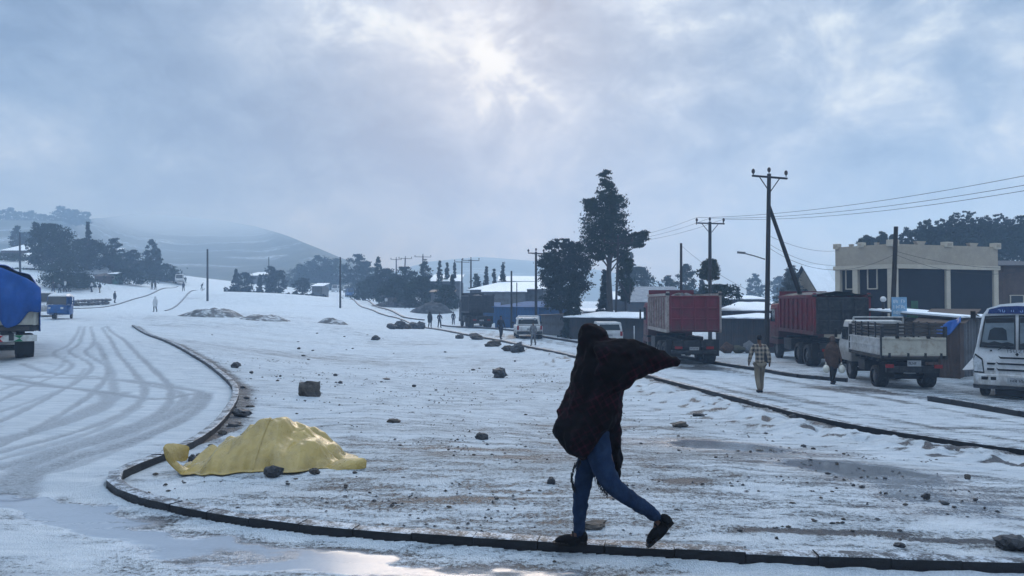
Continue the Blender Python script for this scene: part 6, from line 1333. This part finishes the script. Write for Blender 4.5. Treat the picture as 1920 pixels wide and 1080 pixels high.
# left village trees
for i, (px, d, yt, wp, k, l) in enumerate([(96, 108, 422, 66, 'round', 'big dark dense tree above the blue tarped truck'), (64, 112, 415, 20, 'slim', 'ragged two-pronged thin tree left of the big dense tree'), (163, 116, 416, 22, 'conifer', 'spire-topped dark tree rising from a broad crown'), (160, 118, 450, 74, 'round', 'broad dark crown under the spire-topped tree'), (214, 124, 448, 26, 'round', 'small round tree right of the spire-topped tree'), (210, 122, 480, 50, 'hedge', 'low dark bush under the small round tree'),
    (246, 128, 470, 32, 'round', 'dark round bush mid way along the left hedge'), (283, 140, 450, 26, 'slim', 'tall airy tree near the end of the left hedge'), (296, 140, 468, 12, 'slim', 'thin stem tree right of the airy tree'), (275, 132, 490, 60, 'hedge', 'dark hedge bush near the end of the left hedge'), (312, 138, 496, 44, 'hedge', 'last dark bush of the left hedge beside the road'), (118, 106, 490, 60, 'hedge', 'dark bush at the foot of the big dense tree'), (30, 160, 424, 18, 'slim', 'pale hazy tree over the white roofs at far left'), (52, 165, 436, 30, 'round', 'pale hazy round tree over the white roofs at far left'),
    (118, 88, 512, 70, 'hedge', 'dark scrub behind the villagers, left part'), (150, 92, 514, 56, 'hedge', 'dark scrub behind the villagers, right part'), (238, 108, 506, 60, 'hedge', 'dark scrub right of the kiosk'),
    (8, 118, 476, 70, 'round', 'dark olive scrub at the left edge above the truck'), (45, 104, 505, 80, 'hedge', 'olive scrub right above the blue tarp')]):
    tree(l, px, d + 22, yt, wp, k, M_leafo if 'olive' in l else M_leafc if k == 'conifer' else M_leafd, 120 + i, t0=.06, group='trees on the left slope', dens=1.2)
for i, px in enumerate((4, 18, 36, 55, 78, 96, 112, 124, 140, 160)):
    tree('hazy tree on the hill skyline, %s' % ('at the far left edge', 'second from the left', 'third from the left', 'fourth from the left', 'left of the tall clump', 'just left of the tall clump', 'first of the tall clump', 'second of the tall clump', 'third of the tall clump', 'rightmost before the cloud')[i],
         px, 445, (394, 390, 398, 396, 402, 404, 388, 392, 394, 398)[i], (22, 18, 24, 22, 22, 18, 22, 20, 22, 20)[i], 'round', M_leafd, 150 + i, ybase=424, t0=.1, group='trees on the hill skyline', leaf=.5)
# ------------------------------------------------------------------ buildings
M_plaster = mat('cream_plaster', (.36, .305, .235), .85, .12, 1.2, .25, 16, dirt=(.30, .26, .21), dirt_amt=.5)
M_plaster2 = mat('pale_trim_plaster', (.48, .42, .33), .8, .1, 1.2, .15, 16, dirt=(.38, .34, .28), dirt_amt=.4)
M_infill = mat('dark_block_infill', (.010, .012, .018), .85, .35, 1.5, .3, 10)
M_tin = mat('dull_corrugated_tin', (.10, .105, .115), .5, .3, 1.2, .1, 12, dirt=(.05, .042, .036), dirt_amt=.7)
M_tind = mat('dark_corrugated_tin', (.035, .037, .043), .6, .35, 1.2, .1, 12, dirt=(.06, .04, .03), dirt_amt=.6)
M_tinb = mat('blue_painted_tin', (.025, .085, .20), .85, .3, 1.2, .1, 12, dirt=(.05, .06, .08), dirt_amt=.6)
M_roofg = mat('grey_tin_roof', (.18, .20, .225), .8, .2, 1.0, .1, 12, dirt=(.40, .43, .46), dirt_amt=.5)
M_roofb = mat('rusty_brown_roof', (.085, .06, .045), .7, .3, 1.2, .2, 12)
M_snow = mat('roof_hail', (.80, .83, .86), .7, .05, 2, .4, 14)
M_green = mat('green_painted_door', (.05, .13, .085), .55, .25, 2, .1)
M_earth = mat('mud_wall', (.085, .06, .05), .9, .3, 1.5, .3)
_pm = {}
def panel_mesh(w, h, m):
    k = (round(w, 2), round(h, 2), m.name)
    if k not in _pm:
        n = 12; mb = MB(); mb.loft([[(w * i / n, (-.022 if i % 2 else .0), 0) for i in range(n + 1)], [(w * i / n, (-.022 if i % 2 else .0), h) for i in range(n + 1)]], closed=False)
        me = mb.mesh('wall_panel'); me.materials.append(m); _pm[k] = me
    return _pm[k]
def shed(label, p0, p1, d, eave, ridge, depth, wall=M_tind, roof=M_snow, cat='shed', d1=None, group=None, over=.25, snow=True, ybot=None, panels=True, name='shed', gable=False, door=None, windows=(), wallname='wall'):
    """front wall between photo columns p0..p1 at distances d..d1; eave / ridge are photo rows of the roof's front and back edge"""
    d1 = d1 or d; A, B = at(p0, eave, d), at(p1, eave, d1); zt = (A.z + B.z) / 2; gzz = min(gzf(A.x, A.y), gzf(B.x, B.y))
    if ybot: gzz = at(p0, ybot, d).z
    ux = Vector((B.x - A.x, B.y - A.y, 0)); L = ux.length; t = thing(name, label, cat, (A.x, A.y, gzz), math.atan2(ux.y, ux.x), group); H = zt - gzz
    rise = at(p0, ridge, d + (depth / 2 if gable else depth)).z - zt; rise = max(rise, .05)
    if panels:
        n = max(1, int(round(L / .95))); w = L / n
        for i in range(n):
            o = put('wall_panel', panel_mesh(w, H + .3, wall), None, t); o.location = (i * w, -.02 * (i % 2), -.3 + (.03 if i % 3 == 0 else 0))
        mb = MB(); mb.box((L / 2, depth / 2 + .04, H / 2 - .15), (L - .06, depth - .06, H + .2)); mb.build(wallname, wall, t)
    else:
        mb = MB().box((L / 2, depth / 2, H / 2 - .15), (L, depth, H + .3)); mb.build(wallname, wall, t)
        if gable: MB().prism([(0, H), (depth, H), (depth / 2, H + rise)], 0.02, L - .02, 'x').build('gable', wall, t)
    th = .07
    def slab(nm, m, y0, z0, y1, z1, lift, th, ov, wob=0.0):
        n = 14; R_ = []
        for zz in (lift, lift + th):
            for (y, z) in ((y0, z0), (y1, z1)): R_.append([(-ov + (L + 2 * ov) * i / n, y + (wob * math.sin(i * 2.3 + y0) if zz > lift else 0), z + zz + (wob * .5 * math.sin(i * 1.7) if zz > lift else 0)) for i in range(n + 1)])
        a, b, c, e = R_; mb = MB(); mb.loft([a, b, e, c, a], closed=False); mb.add([a[0], b[0], e[0], c[0]], [(0, 1, 2, 3)]); mb.add([a[-1], b[-1], e[-1], c[-1]], [(0, 1, 2, 3)]); return mb.build(nm, m, t)
    if gable:
        k = rise / (depth / 2)
        for (y0, z0, y1, z1) in ((-over, H - over * k, depth / 2, H + rise), (depth + over, H - over * k, depth / 2, H + rise)):
            r = slab('roof', roof if not snow else M_tind, y0, z0, y1, z1, .01, .05, over)
            if snow: s_ = slab('snow', M_snow, y0 + (.04 if y0 < 0 else -.04), z0, y1, z1, .065, .06, over - .03, .02); s_.parent = r
    else:
        k = rise / depth; r = slab('roof', roof if not snow else M_tind, -over, H - over * k, depth + .1, H + rise, .01, .05, over)
        if snow: s_ = slab('snow', M_snow, -over + .04, H - over * k, depth + .05, H + rise, .065, .07, over - .03, .03); s_.parent = r
    if door:
        u, w, h, m = door; dr = MB().box((u * L, -.05, h / 2), (w, .05, h)).build('door', m, t); MB().box((u * L + w * .38, -.085, h * .5), (.04, .03, .12)).build('handle', M_steel, dr)
    for u, zc, w, h in windows:
        f = MB(); f.box((u * L, -.04, zc + h / 2), (w + .1, .06, .06)); f.box((u * L, -.04, zc - h / 2), (w + .1, .06, .06)); f.box((u * L - w / 2, -.04, zc), (.06, .06, h - .06)); f.box((u * L + w / 2, -.04, zc), (.06, .06, h - .06)); f = f.build('window', M_plaster2, t)
        MB().box((u * L, -.02, zc), (w - .06, .02, h - .06)).build('pane', M_glass, f)
    return t

def cream_building():
    c = Vector((23.7, 46, 0)); r = Vector((32.1, 48.8, 0)); l = Vector((21.5, 49.2, 0)); zb = gzf(c.x, c.y) - .1; k = Vector((29.9, 52.0, 0)); zt = at(1675, 457, 46).z
    t = thing('building', 'cream two storey building with battlements and dark unfinished infill walls', 'building', (c.x, c.y, zb)); H = zt - zb
    zbeam0, zbeam1 = at(1675, 503, 46).z - zb, at(1675, 495, 46).z - zb
    def face(A, B):
        u = (B - A); L = u.length; u.normalize(); n = Vector((u.y, -u.x, 0)); O = A - c
        M = Matrix(((u.x, -n.x, 0, O.x), (u.y, -n.y, 0, O.y), (0, 0, 1, 0), (0, 0, 0, 1))); return M, L       # x along, y inward
    core = MB(); P = [(p - c).to_2d() for p in (c, r, k, l)]; ctr = sum((Vector(p) for p in P), Vector((0, 0))) / 4
    ins = [tuple(Vector(p) + (ctr - Vector(p)).normalized() * .34) for p in P]
    core.prism(ins, -.3, H - .35, 'z'); core.build('infill_wall', M_infill, t)
    for A, B, cols, side in ((c, r, (0, .51, 1), 'right'), (l, c, (0.02, .36, .97), 'left')):
        M, L = face(A, B)
        MB().box((L / 2, .14, (zbeam1 + H) / 2), (L - .03, .26, H - zbeam1), M).build('frieze', M_plaster, t)
        MB().box((L / 2, .10, (zbeam0 + zbeam1) / 2), (L + .2, .36, zbeam1 - zbeam0), M).build('beam', M_plaster2, t)
        for u in cols:
            w = .40 if u in (0, 1) else .34; x = min(max(u * L, w / 2 + .01), L - w / 2 - .01); MB().box((x, .13, zbeam0 / 2), (w, .30, zbeam0 - .01), M).build('column', M_plaster2, t)
        # hollow blocks of the infill read as courses
        for z in np.arange(1.2, zbeam0 - .1, .42):
            MB().box((L / 2, .315, z), (L - .5, .03, .03), M).build('mortar_ledge', M_infill, t)
        if side == 'right': bl = [(.01, .62, .40), (.26, .66, .22), (.51, .60, .34), (.76, .66, .22), (.985, .52, .40)]
        else: bl = [(.03, .35, .34), (.28, .20, .15), (.47, .35, .30), (.72, .2, .15), (.985, .4, .40)]
        for i, (u, w, h) in enumerate(bl):
            x = u * L
            if i % 2 == 0:
                m_ = MB().box((x, .08, H + .06), (w, .44, h), M).build('merlon', M_plaster2, t, bevel=.02); MB().box((x, -.15, H + .06), (w * .6, .03, h * .5), M).build('merlon_panel', M_plaster, m_)
            else: MB().add([M @ Vector(q) for q in ((x - w * .35, -.0, H - .03), (x + w * .35, -.0, H - .03), (x + w * .35, .26, H - .03), (x - w * .35, .26, H - .03), (x - w * .62, -.0, H + h), (x + w * .62, -.0, H + h), (x + w * .62, .26, H + h), (x - w * .62, .26, H + h))], [(0, 3, 2, 1), (4, 5, 6, 7), (0, 1, 5, 4), (1, 2, 6, 5), (2, 3, 7, 6), (3, 0, 4, 7)]).build('merlon', M_plaster, t)
        if side == 'left':
            zc = at(1600, 523, 48).z - zb
            for u, w in ((.22, .5), (.62, .62)):
                f = MB(); f.box((u * L - w / 2, .29, zc), (.07, .1, 1.35), M); f.box((u * L + w / 2, .29, zc), (.07, .1, 1.35), M); f.box((u * L, .29, zc + .65), (w, .1, .07), M); f.box((u * L, .29, zc - .65), (w, .1, .07), M); f = f.build('window', M_plaster2, t); MB().box((u * L, .33, zc), (w, .02, 1.25), M).build('pane', M_glass, f)
    for A, B in ((r, k), (k, l)):
        M, L = face(A, B); MB().box((L / 2, .14, H / 2), (L - .4, .24, H), M).build('rear_wall', M_plaster, t)
    MB().prism(ins, H - .33, H - .22, 'z').build('roof', M_tin, t)
cream_building()
shed('pale gabled house end left of the cream building', 1540, 1574, 53, 552, 500, 6, M_plaster, cat='house', gable=True, panels=False, name='house', d1=53)
shed('dark brown house at the right edge beyond the cream building', 1880, 1995, 51, 498, 490, 6, M_earth, roof=M_tind, snow=False, cat='house', name='house', panels=False, windows=((.22, 2.6, .9, .8),), over=.5)
shed('long dark shed with white roof behind the propped pole', 1342, 1452, 47, 599, 590, 5, M_tind, d1=44)
shed('shed with white roof set back behind the long dark shed', 1350, 1456, 56, 584, 569, 7, M_tind, d1=54)
shed('far shed with white roof left of the propped pole', 1362, 1440, 85, 562, 556, 6, M_tind)
shed('snow roofed shed with open front left of the red lorry', 1068, 1212, 57, 597, 587, 5, M_tind, d1=53, over=.4)
shed('small white roofed shed behind the snow roofed front shed', 1100, 1150, 66, 586, 580, 5, M_tind)
shed('grey tin roofed house behind the first red lorry', 1182, 1292, 92, 566, 538, 9, M_tind, roof=M_roofg, snow=False, cat='house', name='house', panels=False)
shed('white roofed house left of the grey tin roof', 1150, 1190, 95, 562, 548, 6, M_tind, cat='house', name='house', panels=False)
shed('dull corrugated lean-to left of the snow roofed shed', 1014, 1072, 62, 592, 588, 3, M_tin, roof=M_tind, snow=False, d1=59)
shed('bright blue painted shed behind the pickup', 928, 1012, 74, 576, 566, 5, M_tinb, roof=M_tinb, snow=False, d1=70)
shed('low blue stall left of the bright blue shed', 903, 934, 84, 574, 568, 4, M_tinb, roof=M_tinb, snow=False)
shed('long grey house with broad white roof behind the blue shed', 884, 1018, 104, 543, 531, 8, M_tin, cat='house', name='house', d1=98, panels=False, over=.5, windows=((.2, 2.2, 1.2, .9), (.5, 2.2, 1.2, .9)))
shed('white roofed house behind the long grey house', 935, 1020, 120, 528, 519, 9, M_tin, cat='house', name='house', panels=False)
shed('house with white roof behind the dark conifers, left of the pole pair', 806, 862, 120, 528, 516, 9, M_tin, cat='house', name='house', panels=False)
shed('white lower roof porch in front of the long grey house', 905, 985, 96, 548, 543, 3, M_tin, cat='porch', name='porch', panels=False)
shed('grey tin fence shed behind the soil heaps', 808, 850, 104, 548, 544, 3, M_tin, roof=M_tind, snow=False)
shed('tin shed right of the dropside truck with a rusty roof', 1722, 1800, 30.5, 606, 581, 3.0, M_earth, roof=M_roofb, snow=False, d1=29.5, over=.2)
shed('grey corrugated shed with white roof beside the minibus', 1796, 1862, 30.0, 597, 584, 4.0, M_tin, d1=31, over=.3)
def small_things():
    # blue tarp slung over the stall corner
    rows = []; 
    for j in range(8):
        v = j / 7; rows.append([at(1752 + 50 * u, 617 - 24 * u + (10 + 12 * math.sin(u * 3)) * v + 2 * math.sin(u * 9 + v * 3), 29.0 - .25 * v - .1 * math.sin(u * 7)) for u in np.linspace(0, 1, 12)])
    o = MB().loft(rows, closed=False).build('blue_awning', M_bluetarp, smooth=True); o.modifiers.new('thick', 'SOLIDIFY').thickness = .02; tag(o, 'blue plastic awning hung on the tin stall by the minibus', 'awning')
    # sign
    b = base(1686, 32); t = thing('sign_board', 'pale blue painted sign board on posts behind the dropside truck', 'sign', b)
    A, B = at(1672, 557, 32) - b, at(1700, 594, 32) - b; w, h = B.x - A.x, A.z - B.z; cx, cz = (A.x + B.x) / 2, (A.z + B.z) / 2
    bo = MB().box((cx, 0, cz), (w, .05, h)).build('board', mat('pale_blue_board', (.20, .36, .52), .5, .15, 2, .05, dirt=(.3, .42, .55)), t)
    strokes('lettering', bo, mat('white_lettering', (.62, .68, .72), .5, .1), w * .86, h * .86, 3, 12, (cx, -.03, cz), .012, 5)
    for s in (-1, 1): MB().cyl((cx + s * w * .42, .06, -.2), (cx + s * w * .42, .06, cz + h * .4), .035, n=8).build('post', M_steel, t)
    # gate
    b = base(1708, 35); t = thing('gate', 'green painted tin gate leaves beside the blue sign board', 'gate', b)
    for i, (p0, p1, yt) in enumerate(((1694, 1707, 580), (1708, 1722, 568))):
        A, B = at(p0, yt, 35) - b, at(p1, 640, 35) - b; o = put('gate_leaf', panel_mesh(B.x - A.x, A.z + .2, M_green), None, t); o.location = (A.x, 0, -.1)
        for z in (.6, A.z - .3): MB().box(((A.x + B.x) / 2, -.05, z), (B.x - A.x, .04, .08)).build('gate_bar', M_green, t)
    b = base(1657, 33.6); t = thing('globe_lamp', 'white globe lamp on a dark post behind the tipper tail', 'lamp', b); p = at(1656, 561, 33.6) - b
    MB().cyl((p.x, 0, -.2), (p.x, 0, p.z - .1), .06).build('post', M_pole, t); MB().ell(p, (.13, .13, .13), 14, 10).build('globe', M_white, t, smooth=True)
    # leaning pale board
    A, B, C_ = at(1806, 694, 27.5), at(1836, 692, 27), at(1833, 664, 28); mb = MB(); n = Vector((.0, .05, .02)); mb.loft([[A, B, C_], [A + n, B + n, C_ + n]]); tag(mb.build('board', M_silver), 'pale triangular board leaning on the grey shed by the minibus', 'board')
    # post and goods by the road
    for px, yt, d, l in ((1189, 612, 50, 'thin white post beside the first red lorry'),):
        b = base(px, d); T = at(px, yt, d) - b; MBo = MB().cyl((0, 0, -.2), T, .035, n=8).ell(T, (.045, .045, .04), 8, 6).build('marker_post', M_white); MBo.location = b; tag(MBo, l, 'post')
    sm = [stone_mesh(300 + i, 2, .5, .8) for i in range(3)]
    for i, (px, py, wp, hp, l) in enumerate(((1362, 650, 26, 22, 'left bundle in the row of goods before the dark shed'), (1384, 651, 24, 16, 'middle bundle in the row of goods before the dark shed'), (1404, 652, 22, 24, 'right bundle in the row of goods before the dark shed'))):
        g = base(px, 44); s = 44 / F; o = put('bundle', sm[i]); o.data.materials[0] = (M_brown, M_olive, M_greyc)[i]; o.scale = (wp * s * 1.1, wp * s * .8, hp * s * 1.3); o.location = g + Vector((0, 0, hp * s * .45)); tag(o, l, 'bundle', 'bundles of goods before the dark shed')
    for px, l in ((671, 'left dark gate post at the far right kerb'), (683, 'right dark gate post at the far right kerb')):
        b = base(px, 165); T = at(px, 543, 165) - b; o = MB().box((0, 0, T.z / 2), (.7, .7, T.z + .4)).box((0, 0, T.z + .25), (.9, .9, .12)).build('gate_post', M_infill); o.location = b; tag(o, l, 'gate post')
    # left: boards, stall, wall
    for p0, p1, y0, y1, d, m, l in ((61, 82, 517, 538, 122, M_cream, 'yellowish board fence panel right of the blue tarp'), (157, 174, 516, 530, 124, M_white, 'white notice board left of the brown stall')):
        A, B = at(p0, y0, d), at(p1, y1, d); b = Vector(((A.x + B.x) / 2, d, gzf((A.x + B.x) / 2, d))); t = thing('notice_board', l, 'board', b)
        bo = MB().box((0, 0, (A.z + B.z) / 2 - b.z), (B.x - A.x, .08, A.z - B.z)).build('board', m, t); strokes('lettering', bo, M_char, (B.x - A.x) * .7, (A.z - B.z) * .6, 2, int(p0), (0, -.05, (A.z + B.z) / 2 - b.z), .02, 4)
        for s in (-1, 1): MB().cyl((s * (B.x - A.x) * .45, .08, -.3), (s * (B.x - A.x) * .45, .08, A.z - b.z), .05, n=6).build('post', M_pole, t)
    a0 = gnd(138, 574); a1 = gnd(206, 570); t = thing('low_wall', 'low rubble wall beside the left road behind the blue three wheeler', 'wall', (a0.x, a0.y, a0.z)); rs = random.Random(3); n = 26
    for i in range(n):
        for r_ in range(2):
            u = (i + .5 * r_) / n; p = a0.lerp(a1, u) - a0; o = put('stone', SM[rs.randrange(9)], None, t); s = rs.uniform(.5, .75); o.scale = (s * 1.15, s, s * .8); o.location = p + Vector((rs.uniform(-.1, .1), rs.uniform(-.1, .1), .2 + .38 * r_)); o.rotation_euler = (0, 0, rs.uniform(0, 3))
small_things()
# left village
shed('upper white roofed house at far left behind the pole', 2, 66, 158, 470, 458, 9, M_earth, cat='house', name='house', panels=False)
shed('middle white roofed house at far left behind the pole', 14, 60, 150, 482, 475, 7, M_earth, cat='house', name='house', panels=False)
shed('lower white roofed house at far left behind the pole', 28, 62, 142, 496, 486, 6, M_earth, cat='house', name='house', panels=False)
shed('white roofed hut between the big dark tree and the spire tree', 118, 140, 156, 486, 478, 6, M_earth, cat='house', name='house', panels=False)
shed('hut with small white roof right of the small round tree', 224, 242, 158, 486, 480, 6, M_earth, cat='house', name='house', panels=False)
shed('hut roof peeping between the trees left of the small round tree', 193, 206, 158, 476, 466, 6, M_earth, cat='house', name='house', panels=False)
shed('long shed with pale grey tin roof on the left slope', 148, 212, 134, 514, 493, 8, M_earth, roof=M_roofg, snow=False, d1=138, panels=False, over=.4)
shed('brown stall on the left verge beside the white notice board', 177, 204, 126, 518, 513, 3, M_earth, roof=M_roofb, snow=False, cat='stall', name='stall', panels=False)
shed('small green and white kiosk right of the brown stall', 205, 217, 127, 514, 511, 2.4, M_green, cat='kiosk', name='kiosk', panels=False, windows=((.5, 1.2, .6, .5),))
shed('white roofed barn beyond the crest hedge', 462, 500, 210, 517, 511, 10, M_tin, cat='barn', name='barn', panels=False)
shed('low pale shed at the right end of the crest hedge', 585, 604, 140, 537, 532, 5, M_tin, panels=False)
